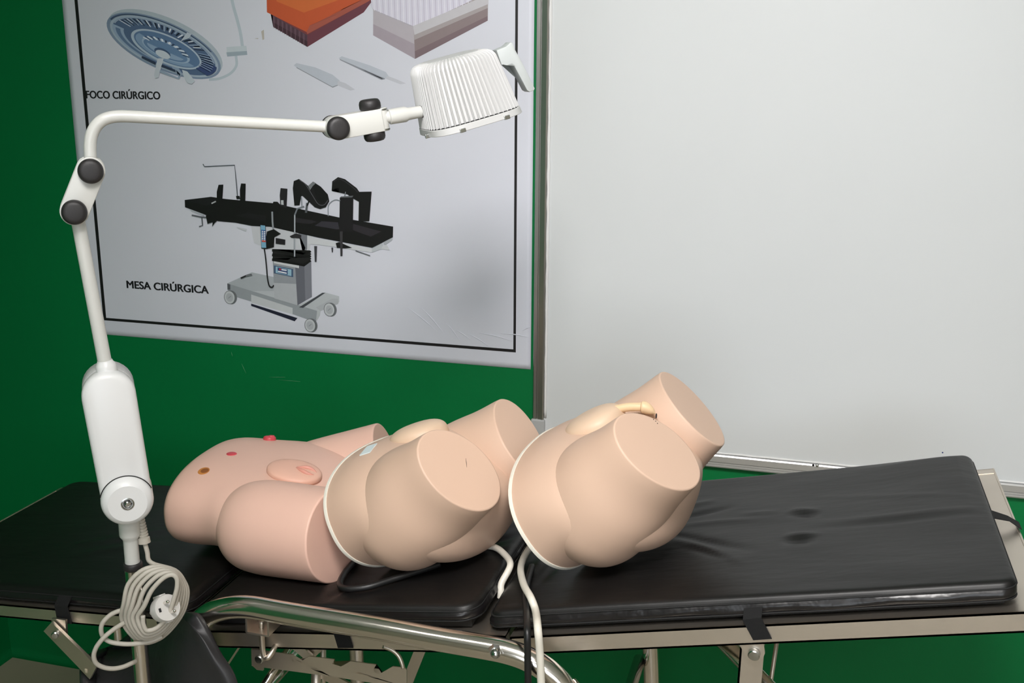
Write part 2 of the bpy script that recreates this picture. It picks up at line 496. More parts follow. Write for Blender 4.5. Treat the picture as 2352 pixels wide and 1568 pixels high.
p.ell(cx, cy + 1, 139, 52, tl, (66, 84, 112), 186, 320, .965)
p.ell(cx + 6, cy + 8, 88, 32, tl, (176, 192, 208))
p.ell(cx + 7, cy + 8, 82, 28, tl, (94, 122, 158))
p.ell(cx + 7, cy + 9, 78, 25, tl, (132, 158, 188), 20, 200, .4)
p.ell(cx + 5, cy + 10, 60, 19, tl, (160, 182, 206))
p.ell(cx + 4, cy + 11, 55, 16, tl, (104, 134, 170))
for k in range(16):
    t0 = 190 + k * 10
    p.ell(cx + 4, cy + 8, 60, 19, tl, ((226, 232, 240), (58, 76, 106))[k % 2], t0, t0 + 6, .72, n=2)
p.ell(cx + 4, cy + 12, 46, 12, tl, (146, 170, 198), 0, 180, .3)
p.ell(cx - 3, cy + 16, 20, 9, tl, (70, 92, 124))
p.ell(cx - 2, cy + 20, 18, 8, tl, (200, 210, 220))
p.poly([(362, 134), (376, 134), (364, 178), (356, 180), (354, 172)], (198, 206, 216))
p.poly([(326, 128), (358, 143), (357, 149), (325, 133)], (48, 60, 84))
p.poly([(372, 148), (402, 160), (404, 166), (370, 153)], (48, 60, 84))
p.poly([(421, 92), (434, 88), (440, 78), (430, 74), (414, 96)], (186, 198, 210))
p.poly([(368, 160), (408, 178), (414, 170), (404, 160), (409, 158), (418, 170), (411, 182), (366, 166)], (150, 168, 188))
p.poly([(418, 160), (430, 164), (440, 176), (448, 186), (440, 193), (430, 190), (422, 176)], (196, 206, 216))
p.ell(cx, cy + 1, 132, 47, tl, (58, 74, 118), -8, 26, .74)
for k in range(14):
    t0 = -34 + k * 3.6
    p.ell(cx, cy + 1, 124, 43, tl, ((150, 172, 200), (34, 44, 76))[k % 2], t0, t0 + 1.8, .76, n=2)
p.done()

# scrub brushes
z2 = Z(580, 0, 3.267)
p = Print('printed_orange_sponge', 'orange scrub brush picture')
p.poly(z2([(105, -60), (108, 92), (150, 112), (155, 202), (412, 352), (835, 92), (892, 15), (900, -60)]), (126, 62, 62))
p.poly(z2([(105, -60), (108, 92), (405, 240), (440, 180), (900, -40), (900, -60)]), (196, 88, 52))
p.poly(z2([(180, -60), (180, 10), (385, 95), (700, -20), (700, -60)]), (208, 108, 58))
p.poly(z2([(150, 112), (155, 202), (412, 352), (412, 262)]), (92, 66, 78))
p.poly(z2([(153, 165), (155, 202), (412, 352), (412, 310)]), (70, 46, 56))
p.poly(z2([(412, 262), (412, 352), (835, 92), (892, 15), (880, 5)]), (108, 60, 72))
p.poly(z2([(430, 190), (470, 175), (880, -30), (880, 5), (412, 255), (405, 240)]), (166, 88, 74))
for k in range(16):
    x = 160 + k * 16; y = 118 + (x - 150) * .572
    p.line(z2([(x, y), (x + 2, y + 88)]), 1.2, ((120, 96, 108), (60, 40, 50))[k % 2])
p.done()
p = Print('printed_white_sponge', 'white scrub brush picture')
p.poly(z2([(888, -60), (888, 40), (905, 75), (905, 265), (1220, 442), (1765, 155), (1768, -60)]), (176, 172, 182))
p.poly(z2([(888, -60), (890, 42), (905, 70), (1205, 195), (1770, -40), (1768, -60)]), (214, 212, 226))
p.poly(z2([(905, 75), (905, 265), (1220, 442), (1208, 205)]), (182, 176, 184))
p.poly(z2([(905, 180), (905, 265), (1220, 442), (1214, 330)]), (166, 156, 166))
p.poly(z2([(1208, 205), (1220, 442), (1765, 155), (1768, 0), (1760, -50)]), (166, 158, 160))
p.poly(z2([(1214, 300), (1220, 442), (1765, 155), (1766, 60)]), (140, 126, 128))
p.poly(z2([(1217, 385), (1220, 442), (1765, 155), (1765, 120)]), (124, 106, 112))
p.poly(z2([(1205, 195), (1215, 262), (1770, 30), (1770, -40)]), (196, 194, 200))
for k in range(34):
    x = 915 + k * 22
    yb = 75 + (x - 905) * .4 if x < 1205 else 195 - (x - 1205) * .415
    if yb > -20: p.line(z2([(x - 6, -30), (x, yb)]), 1.4, ((232, 230, 240), (190, 184, 202))[k % 2])
p.done()
for nm, body, tip, dk in (('printed_nail_pick', [(310, 490), (330, 473), (470, 505), (600, 560), (655, 605), (640, 640), (600, 655), (330, 507)], [(642, 606), (700, 625), (770, 672), (735, 680), (636, 640)], [(330, 503), (600, 650), (640, 636), (640, 642), (602, 658), (330, 510)]),
                          ('printed_nail_pick', [(648, 436), (670, 422), (880, 490), (1000, 540), (1022, 572), (990, 592), (965, 597), (660, 448)], [(1010, 568), (1080, 594), (1152, 626), (1110, 632), (998, 590)], [(655, 443), (968, 592), (992, 588), (996, 593), (968, 600), (655, 450)])):
    p = Print(nm, 'pale nail pick picture')
    p.poly(z2(body), (190, 196, 208)); p.poly(z2(tip), (198, 200, 210)); p.poly(z2(dk), (146, 150, 160)); p.done()

# operating table picture
z3 = Z(380, 360, 3.733)
p = Print('printed_operating_table', 'black and silver operating table picture')
BK, BK2 = (16, 14, 16), (34, 31, 36)
LG, MG, DG = (206, 210, 214), (160, 165, 172), (96, 100, 110)
P = lambda pts, c: p.poly(z3(pts), c)
P([(530, 1085), (740, 990), (930, 1030), (940, 1215), (1130, 1275), (1370, 1163), (1490, 1195), (1490, 1240), (1480, 1262), (1330, 1322), (1325, 1360), (1290, 1420), (1100, 1352), (600, 1200), (532, 1140)], (186, 191, 196))
P([(530, 1085), (740, 990), (930, 1030), (936, 1150), (760, 1150), (610, 1140)], (172, 178, 184))
P([(532, 1085), (610, 1110), (1300, 1320), (1290, 1420), (1100, 1352), (600, 1200), (532, 1140)], (150, 156, 162))
P([(735, 1180), (1090, 1295), (1090, 1350), (735, 1250)], (196, 200, 204))
P([(1145, 1290), (1345, 1165), (1372, 1165), (1180, 1295)], (70, 74, 80))
P([(1290, 1290), (1430, 1215), (1480, 1215), (1480, 1262), (1330, 1322)], (178, 182, 188))
P([(735, 1258), (1132, 1382), (1108, 1410), (735, 1278)], (30, 32, 52))
P([(530, 1085), (556, 1095), (556, 1140), (532, 1138)], (88, 90, 96))
for (a, b) in ((550, 1205), (1240, 1445), (1405, 1310)):
    zx, zy = 380 + a / 3.733, 360 + b / 3.733
    p.ell(zx + 4, zy, 13, 16, -10, (110, 114, 118)); p.ell(zx, zy, 12.6, 15.6, -12, (70, 74, 78)); p.ell(zx, zy, 11.6, 14.6, -12, (196, 200, 204)); p.ell(zx, zy, 8, 10, -12, (176, 180, 186))
    p.line([(zx - 3, zy + 2), (zx + 3, zy - 3)], 1.2, (130, 134, 140))
P([(735, 600), (900, 600), (1140, 640), (1260, 660), (1230, 830), (920, 800), (760, 740)], (202, 205, 211))
P([(1140, 650), (1215, 660), (1215, 790), (1180, 840), (1165, 830), (1200, 780)], (120, 124, 132))
P([(920, 890), (1112, 930), (1132, 1272), (935, 1215)], (150, 155, 162))
P([(925, 1080), (1125, 1090), (1132, 1272), (935, 1215)], (180, 184, 190))
P([(1112, 930), (1250, 890), (1256, 1200), (1132, 1272)], (104, 106, 116))
P([(1190, 905), (1250, 890), (1256, 1200), (1200, 1232)], (126, 128, 138))
P([(930, 890), (1145, 930), (1145, 955), (930, 912)], (210, 212, 216))
for k in range(5):
    y = 790 + k * 20
    P([(915 + 5 * (k % 2), y), (1180, y + 48), (1240, y + 12), (1252, y + 24), (1190, y + 70), (913 + 5 * (k % 2), y + 22)], (BK, (30, 28, 30))[k % 2])
P([(930, 930), (1095, 962), (1095, 1032), (930, 998)], (70, 92, 122)); P([(945, 940), (1080, 966), (1080, 1022), (945, 994)], (150, 188, 206)); P([(962, 948), (1048, 965), (1048, 1012), (962, 992)], (42, 66, 116)); P([(964, 976), (1040, 992), (1040, 1004), (964, 988)], (226, 230, 236)); P([(995, 960), (1040, 968), (1040, 980), (995, 972)], (220, 226, 232)); P([(975, 955), (990, 958), (990, 972), (975, 969)], (196, 52, 60))
P([(1220, 680), (1500, 735), (1770, 785), (1770, 820), (1420, 768), (1300, 752), (1220, 748)], (208, 211, 216))
P([(1770, 785), (1860, 738), (1870, 765), (1850, 790), (1770, 820)], (186, 192, 198)); P([(1870, 730), (1950, 685), (1945, 712), (1890, 752), (1870, 752)], (172, 177, 184)); P([(1850, 790), (1925, 800), (1895, 750), (1860, 765)], (200, 203, 208))
P([(195, 440), (340, 480), (330, 510), (225, 470)], (176, 182, 190)); P([(610, 600), (700, 620), (690, 640), (620, 612)], (196, 200, 206))
P([(165, 370), (390, 343), (520, 362), (700, 378), (930, 398), (1100, 436), (1290, 480), (1490, 520), (1952, 598), (1950, 690), (1772, 780), (1300, 690), (1140, 645), (900, 600), (740, 592), (600, 565), (450, 552), (350, 500), (168, 432)], BK)
P([(170, 372), (390, 348), (520, 366), (350, 420)], (24, 22, 26)); P([(1280, 590), (1340, 552), (1480, 562), (1490, 620), (1470, 622)], (52, 50, 58)); P([(1600, 625), (1610, 575), (1850, 640), (1760, 685)], (44, 40, 46)); P([(1110, 520), (1260, 545), (1300, 560), (1230, 575), (1100, 560)], (38, 35, 40)); P([(600, 505), (700, 480), (860, 505), (860, 560)], (24, 21, 25))
p.line(z3([(322, 62), (335, 84), (593, 72), (606, 200), (618, 345)]), 2.2, (84, 90, 98))
P([(440, 395), (440, 300), (455, 240), (496, 238), (485, 300), (486, 395)], BK); P([(640, 378), (638, 285), (648, 228), (688, 230), (682, 290), (684, 395)], BK); P([(985, 420), (980, 330), (987, 268), (1046, 274), (1036, 360), (1038, 440)], BK2)
P([(605, 335), (635, 335), (640, 362), (610, 362)], BK)
P([(1105, 418), (1092, 270), (1100, 208), (1145, 190), (1195, 225), (1245, 300), (1215, 335), (1165, 335), (1150, 415)], BK)
P([(1150, 195), (1195, 225), (1250, 300), (1225, 250), (1265, 212), (1332, 256), (1392, 322), (1405, 380), (1375, 432), (1325, 448), (1280, 432), (1160, 320)], (22, 20, 23))
p.line(z3([(1150, 200), (1200, 235), (1260, 330), (1310, 405), (1360, 412), (1395, 370)]), 1.6, (82, 82, 88), 4)
P([(1222, 250), (1265, 212), (1290, 225), (1262, 252), (1240, 285)], (120, 124, 128)); P([(1262, 252), (1290, 228), (1340, 265), (1392, 330), (1390, 372), (1340, 400), (1300, 360)], (14, 12, 14))
P([(1425, 292), (1430, 210), (1480, 174), (1540, 192), (1640, 268), (1662, 300), (1768, 298), (1748, 552), (1655, 556), (1658, 385), (1600, 352), (1560, 322), (1505, 265), (1455, 272)], BK)
p.line(z3([(1440, 215), (1480, 190), (1530, 205), (1610, 265), (1650, 305)]), 1.4, (56, 54, 60), 4)
P([(1495, 350), (1612, 333), (1606, 640), (1490, 640)], (24, 21, 25)); P([(1495, 350), (1505, 340), (1612, 333), (1600, 348)], (96, 100, 104))
P([(1460, 740), (1490, 730), (1560, 765), (1600, 780), (1540, 785), (1470, 780)], BK); P([(1495, 640), (1520, 640), (1518, 850), (1500, 852)], (58, 56, 60)); P([(1275, 765), (1300, 765), (1296, 900), (1280, 900)], (66, 66, 72)); P([(1422, 778), (1438, 778), (1436, 818), (1426, 818)], (70, 70, 76))
p.line(z3([(1630, 805), (1755, 848)]), 2, (90, 92, 98)); p.line(z3([(1395, 508), (1398, 415), (1450, 370), (1500, 376)]), 1.8, (130, 138, 146), 4); p.line(z3([(1545, 300), (1535, 340)]), 2, (120, 126, 132))
p.line(z3([(1107, 858), (1108, 640), (1108, 500), (1130, 445), (1190, 425)]), 3.6, (120, 126, 134)); p.line(z3([(1109, 850), (1110, 640), (1110, 500)]), 1.4, (206, 212, 218)); p.line(z3([(915, 470), (918, 560), (928, 660)]), 4, (146, 152, 158)); p.line(z3([(1165, 345), (1170, 420)]), 2.6, (130, 138, 146)); p.line(z3([(1215, 395), (1205, 480)]), 5, (90, 94, 100)); p.line(z3([(1230, 380), (1215, 420)]), 3, BK)
P([(870, 640), (930, 620), (990, 660), (935, 690), (930, 775), (870, 790), (862, 700)], BK); P([(945, 695), (1028, 710), (1026, 755), (945, 745)], BK2); P([(1065, 680), (1120, 655), (1165, 672), (1160, 700), (1080, 695)], (44, 42, 46)); P([(925, 385), (960, 385), (985, 410), (965, 470), (905, 460)], BK)
P([(812, 583), (858, 588), (872, 790), (822, 786)], BK); P([(815, 585), (855, 590), (864, 780), (824, 780)], (126, 176, 204)); P([(820, 625), (858, 628), (862, 730), (826, 728)], (44, 88, 150))
for k in range(6): P([(826, 634 + k * 15), (838, 635 + k * 15), (838, 645 + k * 15), (827, 644 + k * 15)], (228, 232, 238)); P([(843, 636 + k * 15), (856, 637 + k * 15), (857, 647 + k * 15), (844, 646 + k * 15)], (228, 232, 238))
P([(826, 714), (860, 718), (861, 732), (827, 730)], (198, 84, 70))
p.line(z3([(848, 790), (858, 860), (868, 960), (875, 1040), (890, 1105), (915, 1118), (928, 1100)]), 3, (30, 28, 32), 4)
p.line(z3([(225, 500), (300, 515), (350, 520)]), 3, (90, 94, 100)); p.line(z3([(312, 520), (318, 588), (288, 598)]), 2.4, (70, 74, 80)); P([(345, 500), (450, 540), (420, 570), (400, 600), (405, 560), (360, 575)], BK); p.line(z3([(395, 400), (432, 382)]), 3, (180, 184, 188)); p.line(z3([(645, 1040), (690, 1020), (740, 1010)]), 3.6, (40, 40, 44)); p.line(z3([(690, 1020), (745, 1012)]), 1.6, (140, 144, 150))
P([(990, 372), (1012, 372), (1014, 412), (992, 410)], (190, 196, 200))
p.done()
p = Print('printed_smudge', 'brown scuff on the paper')
p.poly([(600, 72), (606, 68), (607, 90), (603, 92)], (186, 180, 172)); p.poly([(584, 88), (594, 87), (592, 90)], (190, 188, 186)); p.done()

# scuffs on the green wall under the poster
bm = B()
for pts in ([(531, 808), (534, 818)], [(555, 835), (565, 857)], [(618, 866), (655, 866)], [(640, 872), (690, 876)]):
    a, b_ = at(*pts[0], YW - .0003), at(*pts[1], YW - .0003)
    add_tube(bm, [a, (a + b_) / 2, b_], [.0003, .0008, .0003], 6)
o = put('paint_scuff', bm, mat('pale scuff', srgb(70, 140, 96), .6, noise_scale=50, noise_amt=.2), None, loc=tuple(at(531, 808, YW)))
o['kind'] = 'structure'

# ------------------------------------------------------------------ whiteboard
bx_l, bz_b, bx_r, bz_t = -0.6075, 0.8066, 1.75, 2.06
wb = thing('whiteboard', 'large blank whiteboard with aluminium frame right of the poster', 'whiteboard', (bx_l, YW, bz_b))
FWD = .026
bm = B(); box_pts(bm, bx_l + .012, bx_r - .012, YW - .014, YW - .001, bz_b + .012, bz_t - .012); panel = put('panel', bm, M_BOARD, wb, smooth=False)
def prof_bar(a, b, inw, prof, m_):
    bm = B()
    out = V(0, -1, 0)
    loft(bm, [[a + inw * u + out * w for u, w in prof], [b + inw * u + out * w for u, w in prof]])
    return bm
PR = [(0, 0), (0, .016), (.002, .018), (.009, .018), (.010, .0165), (.0115, .0165), (.0125, .019), (.024, .021), (.027, .019), (.027, .0135), (.027, 0)]
PRB = [(0, 0), (0, .016), (.003, .018), (.0065, .018), (.007, .0165), (.0085, .0165), (.009, .019), (.0125, .019), (.013, .0175), (.0145, .0175), (.015, .021), (.029, .023), (.032, .021), (.032, .0135), (.032, 0)]
bmx = prof_bar(V(bx_l, YW, bz_b + .06), V(bx_l, YW, bz_t), V(1, 0, 0), PR, M_ALU); put('frame_side', bmx, M_ALU, wb, smooth=False)
bmx = prof_bar(V(bx_r, YW, bz_b + .06), V(bx_r, YW, bz_t), V(-1, 0, 0), PR, M_ALU); put('frame_side', bmx, M_ALU, wb, smooth=False)
bmx = prof_bar(V(bx_l + .06, YW, bz_b), V(bx_r - .06, YW, bz_b), V(0, 0, 1), PRB, M_ALUW); fb = put('frame_bottom', bmx, M_ALUW, wb, smooth=False)
bmx = prof_bar(V(bx_l, YW, bz_t), V(bx_r, YW, bz_t), V(0, 0, -1), PR, M_ALU); put('frame_top', bmx, M_ALU, wb, smooth=False)
hp = at(1868, 1068, YW - .022)
bm = B(); add_lathe(bm, hp + V(0, .001, 0), V(0, -1, 0), [(0, .0026), (.002, .0026), (.0021, 0)], 16); put('screw_hole', bm, M_DARK, fb)
bm = B(); add_lathe(bm, hp + V(.008, .001, 0), V(0, -1, 0), [(0, .0042), (.0025, .003), (.003, 0)], 16); put('screw', bm, M_BOLT, fb)
for sx, x0 in ((1, bx_l), (-1, bx_r)):
    bm = B()
    xa, xb = sorted((x0 - sx * .003, x0 + sx * .030)); box_pts(bm, xa, xb, YW - .0235, YW, bz_b - .003, bz_b + .075, bev=.003)
    xa, xb = sorted((x0 + sx * .03, x0 + sx * .075)); box_pts(bm, xa, xb, YW - .0245, YW, bz_b - .003, bz_b + .034, bev=.003)
    put('corner_cap', bm, M_GREYP, wb, smooth=False)
# rough caulk line along the inner frame edges
bm = B()
pts = [V(bx_l + .030 + .0016 * noise.noise(V(k * .7, 0, 3)), YW - .0145, bz_b + .08 + k * .02) for k in range(58)]
add_tube(bm, pts, [.0032 + .0018 * noise.noise(V(k * 1.3, 5, 0)) for k in range(58)], 8)
put('caulk', bm, M_CAULK, wb)
bm = B()
pts = [V(bx_l + .03 + k * .03, YW - .0145, bz_b + .0345 + .001 * noise.noise(V(k * .9, 2, 3))) for k in range(76)]
add_tube(bm, pts, [.0022 + .0014 * noise.noise(V(k * 1.3, 9, 0)) for k in range(76)], 8)
put('caulk', bm, M_CAULK, wb)
bm = B()
for q in ((2165, 1039),): add_lathe(bm, at(*q, YW - .0138), V(0, -1, 0), [(0, .0018), (.0004, .0016), (.0005, 0)], 10)
put('ink_dot', bm, mat('blue ink', srgb(40, 60, 120), .5, noise_scale=50, noise_amt=.1), panel)

# ------------------------------------------------------------------ examination table
Y0, Y1 = 1.44, 1.945
zL = lambda x: .779 + .07 * (x + 1.353)
zM = lambda x: .867 + .142 * (x + .501)
zR = lambda x: .878 + .213 * (x + .389)
table = thing('examination_table', 'steel tilting examination table under the black pads along the green wall', 'table', (-.6, 1.69, 0))
YF, YK = Y0 - .012, Y1 + .02
def tray(name, x0, x1, zf, off, hgt):
    """steel tray: sheet with turned down rails; zf gives the pad top"""
    bm = B()
    def P(x, y, d): return V(x, y, zf(x) - off - d)
    t = .0025
    # sheet
    add_prism(bm, [P(x0, YF, .001), P(x1, YF, .001), P(x1, YK, .001), P(x0, YK, .001)], V(0, 0, -t))
    sh = put(name, bm, M_STEEL, table, smooth=False)
    for y, s in ((YF, 1), (YK, -1)):
        bm = B()
        add_prism(bm, [P(x0, y, 0), P(x1, y, 0), P(x1, y, hgt), P(x0, y, hgt)], V(0, s * .003, 0))
        add_prism(bm, [P(x0, y, 0), P(x1, y, 0), P(x1, y + s * .022, 0), P(x0, y + s * .022, 0)], V(0, 0, -.003))
        add_prism(bm, [P(x0, y, hgt - .003), P(x1, y, hgt - .003), P(x1, y + s * .02, hgt - .003), P(x0, y + s * .02, hgt - .003)], V(0, 0, -.003))
        put('side_rail', bm, M_STEEL, sh, smooth=False)
    for x, s in ((x0, 1), (x1, -1)):
        bm = B()
        add_prism(bm, [P(x, YF, 0), P(x, YK, 0), P(x, YK, hgt), P(x, YF, hgt)], V(s * .003, 0, 0))
        put('end_rail', bm, M_STEEL, sh, smooth=False)
    return sh
tray('leg_tray', -1.64, -.972, zL, .029, .026)
tray('seat_tray', -.93, -.412, zM, .042, .031)
tray('back_tray', -.405, .334, zR, .038, .031)
# front and rear arched legs
YA = 1.385
def arch(Y, sgn):
    c = [(446, 1520), (447, 1462), (459, 1428), (485, 1407), (525, 1395), (575, 1394), (640, 1405), (700, 1415), (860, 1441), (1000, 1466), (1100, 1483), (1165, 1496), (1215, 1514), (1262, 1543), (1300, 1584), (1322, 1640)]
    P = [at(a, b, YA) for a, b in c]
    a, b = P[0].copy(), P[-1].copy()
    P = [V(a.x - .002, YA, .02), V(a.x - .001, YA, .4)] + P + [V(b.x + .03, YA, .4), V(b.x + .04, YA, .02)]
    return [V(q.x, Y, q.z) for q in P]
for Y in (YA, 2.02):
    bm = B(); add_tube(bm, smooth_path(arch(Y, 1), 6), .0182, 24)
    lg = put('arched_leg', bm, M_CHROME, table)
    for k in (0, -1):
        q = arch(Y, 1)[k]
        bm = B(); add_cyl(bm, V(q.x, Y, 0), V(q.x, Y, .03), .022, .02, 24, .003); put('foot_cap', bm, M_RUBBER, lg)
    if Y == YA:
        q = at(1136, 1492, YA - .017); n = V(.42, -.86, -.05).normalized()
        bm = B(); add_cyl(bm, q - n * .002, q + n * .007, .0095, None, 6); add_lathe(bm, q + n * .007, n, [(0, .0075), (.003, .0075), (.007, .0062), (.0095, .0035), (.0105, 0)], 24)
        put('cap_nut', bm, M_BOLT, lg, smooth=True, sharp=.6)
# cross tubes between the arches
for i, (xa, za) in enumerate(((arch(0, 1)[2].x + .0, .55), (arch(0, 1)[-3].x, .48))):
    bm = B(); add_tube(bm, [V(xa, YA, za), V(xa, 2.02, za)], .0125, 20); put('cross_tube', bm, M_CHROME, table)
# hinge pivots between the sections
bm = B()
q = at(1133, 1452, 1.46) - V(0, 0, .014); add_cyl(bm, q + V(0, -.012, 0), q + V(0, .02, 0), .011, None, 20, .002); add_cyl(bm, q + V(.024, -.01, -.004), q + V(.024, .022, -.004), .009, None, 20, .002)
add_cyl(bm, q + V(.01, .01, 0), q + V(.01, .49, 0), .007, None, 16)
put('hinge', bm, M_STEEL, table, sharp=.6)
bm = B(); add_cyl(bm, V(-.952, YF + .005, .752), V(-.952, YK - .005, .752), .008, None, 16); put('hinge', bm, M_STEEL, table, sharp=.6)
# U bracket and hooked rod
YR = 1.412
bm = B()
for a, b_ in (((565, 1415), (566, 1452)), ((566, 1452), (616, 1461)), ((616, 1461), (615, 1424))):
    pa, pb = at(*a, YR - .02), at(*b_, YR - .02)
    d = (pb - pa); nn = V(-d.z, 0, d.x).normalized() * .0016
    add_prism(bm, [pa - nn, pb - nn, pb + nn, pa + nn], V(0, .04, 0))
ub = put('channel_bracket', bm, M_STEEL, table, smooth=False)
bm = B()
add_tube(bm, smooth_path([at(601, 1425, YR), at(601, 1462, YR), at(604, 1495, YR), at(609, 1509, YR), at(617, 1508, YR), at(628, 1492, YR + .01), at(634, 1480, YR + .02)], 6), .0046, 14)
put('hook_rod', bm, M_STEEL, table)
# notched adjusting plate
YP = 1.425
notch = [(577, 1492), (590, 1492), (640, 1499), (674, 1503), (669, 1513), (671, 1519), (679, 1523), (688, 1521), (710, 1507), (768, 1514), (762, 1526), (763, 1530), (770, 1535), (779, 1533), (805, 1518), (864, 1526), (857, 1538), (859, 1543), (867, 1547), (876, 1545), (902, 1530), (929, 1533), (934, 1538), (934, 1578), (900, 1575), (760, 1553), (640, 1537), (578, 1529)]
bm = B(); fs = add_prism(bm, [at(a, b, YP) for a, b in notch], V(0, .002, 0)); bmesh.ops.triangulate(bm, faces=fs[:2]); rp = put('notched_plate', bm, M_STEEL, table, smooth=False)
bm = B(); q = at(597, 1512, YP); add_lathe(bm, q, V(0, -1, 0), [(0, .0075), (.004, .0075), (.0055, .006), (.006, 0)], 24); put('bolt', bm, M_BOLT, rp, sharp=.6)
bm = B(); 
pl = [(577, 1480), (604, 1481), (604, 1540), (590, 1538), (579, 1528)]
add_prism(bm, [at(a, b, YP + .006) for a, b in pl], V(0, .004, 0)); put('hanger_plate', bm, M_STEEL, table, smooth=False)
bm = B(); add_tube(bm, smooth_path([at(880, 1484, YP + .004), at(900, 1492, YP + .004), at(915, 1505, YP + .003), at(923, 1522, YP + .001), at(926, 1534, YP)], 5), .0035, 10); put('bent_rod', bm, M_STEEL, table)
# scissor struts behind the front rail
def strut(a, b, w, Y, name='strut'):
    pa, pb = at(*a, Y), at(*b, Y)
    d = (pb - pa).normalized(); nn = V(-d.z, 0, d.x) * (w / 2)
    bm = B(); add_prism(bm, [pa - nn, pb - nn, pb + nn, pa + nn], V(0, .005, 0)); put(name, bm, M_STEEL, table, smooth=False)
bm = B(); add_tube(bm, [at(676, 1468, 1.62), at(595, 1590, 1.52)], .0075, 14); put('strut_rod', bm, M_CHROME, table)
bm = B(); add_tube(bm, [at(742, 1470, 1.7), at(742, 1650, 1.7)], .0062, 14); put('strut_rod', bm, M_STEEL, table)
bm = B(); add_tube(bm, [at(727, 1530, 1.6), at(726, 1660, 1.6)], .010, 14); put('strut_rod', bm, M_STEEL, table)
strut((668, 1476), (712, 1512), .018, 1.66); strut((706, 1508), (745, 1472), .02, 1.67); strut((965, 1492), (930, 1580), .022, 1.80); strut((735, 1545), (800, 1580), .02, 1.6); strut((560, 1470), (500, 1560), .004, 1.9)
# leg support folded below the table at the left
ls = thing_part = None
bm = B(); add_prism(bm, [at(a, b, 1.405) for a, b in ((118, 1429), (100, 1449), (178, 1530), (206, 1560), (222, 1530))], V(0, .006, 0)); arm = put('support_arm', bm, M_STEEL, table, smooth=False)
bm = B(); add_prism(bm, [at(a, b, 1.414) for a, b in ((118, 1420), (150, 1424), (152, 1458), (120, 1452))], V(0, .005, 0)); put('support_tab', bm, M_STEEL, arm, smooth=False)
bm = B(); q = at(128, 1456, 1.404); add_lathe(bm, q, V(.35, -.93, 0), [(0, .0065), (.005, .0065), (.0065, .005), (.007, 0)], 20); put('bolt', bm, M_BOLT, arm, sharp=.6)
rowsP = [
 [(196, 1520, 1.44), (222, 1497, 1.50), (262, 1478, 1.55), (320, 1447, 1.47), (380, 1417, 1.412), (424, 1405, 1.385), (449, 1412, 1.345)],
 [(191, 1540, 1.42), (216, 1520, 1.49), (262, 1500, 1.54), (325, 1470, 1.54), (390, 1440, 1.44), (446, 1432, 1.36), (474, 1450, 1.34)],
 [(190, 1562, 1.40), (218, 1550, 1.45), (268, 1540, 1.47), (335, 1512, 1.46), (410, 1490, 1.37), (472, 1486, 1.34), (506, 1504, 1.335)],
 [(196, 1610, 1.38), (226, 1600, 1.41), (280, 1592, 1.42), (350, 1575, 1.40), (430, 1562, 1.345), (500, 1560, 1.335), (545, 1572, 1.33)],
 [(210, 1720, 1.37), (240, 1710, 1.39), (290, 1700, 1.40), (360, 1690, 1.38), (440, 1680, 1.34), (510, 1680, 1.33), (560, 1690, 1.33)]]
G = [smooth_path([at(*q) for q in r], 6) for r in rowsP]
cols = [smooth_path([G[r][k] for r in range(len(G))], 6) for k in range(len(G[0]))]
G2 = [[cols[k][r] for k in range(len(cols))] for r in range(len(cols[0]))]
bm = B()
NR, NC = len(G2), len(G2[0])
def nrm(i, j):
    a = G2[min(i + 1, NR - 1)][j] - G2[max(i - 1, 0)][j]; b = G2[i][min(j + 1, NC - 1)] - G2[i][max(j - 1, 0)]
    n = a.cross(b).normalized()
    return -n if n.dot(V(0, -1, .2)) < 0 else n
top, bot = [], []
for i in range(NR):
    top.append([]); bot.append([])
    for j in range(NC):
        n = nrm(i, j)
        e = min(1, min(i, NR - 1 - i, j, NC - 1 - j) / 3); q = math.sqrt(max(0, 1 - (1 - e) ** 2))
        top[i].append(bm.verts.new(G2[i][j] + n * (.002 + .010 * q + .0012 * noise.noise(G2[i][j] * 30)))); bot[i].append(bm.verts.new(G2[i][j] - n * (.002 + .008 * q)))
for i in range(NR - 1):
    for j in range(NC - 1):
        bm.faces.new((top[i][j], top[i][j + 1], top[i + 1][j + 1], top[i + 1][j])); bm.faces.new((bot[i][j], bot[i + 1][j], bot[i + 1][j + 1], bot[i][j + 1]))
for i in range(NR - 1):
    for j in (0, NC - 1): bm.faces.new((top[i][j], top[i + 1][j], bot[i + 1][j], bot[i][j]))
for j in range(NC - 1):
    for i in (0, NR - 1): bm.faces.new((top[i][j], top[i][j + 1], bot[i][j + 1], bot[i][j]))
lp = put('leg_support_pad', bm, M_GREYV, table, label='charcoal vinyl pad of the folded leg support')
bm = B()
for a, b_, w, h in ((204, 1516, 9, 11), (198, 1540, 8, 12)):
    q = at(a, b_, 1.405 if b_ > 1520 else 1.415)
    add_box(bm, q, (w / F_PX * 1.6, .003, h / F_PX * 1.6), None, .0008)
put('torn_tape', bm, mat('beige tape scraps', srgb(170, 160, 138), .7, noise_scale=40, noise_amt=.15), lp)
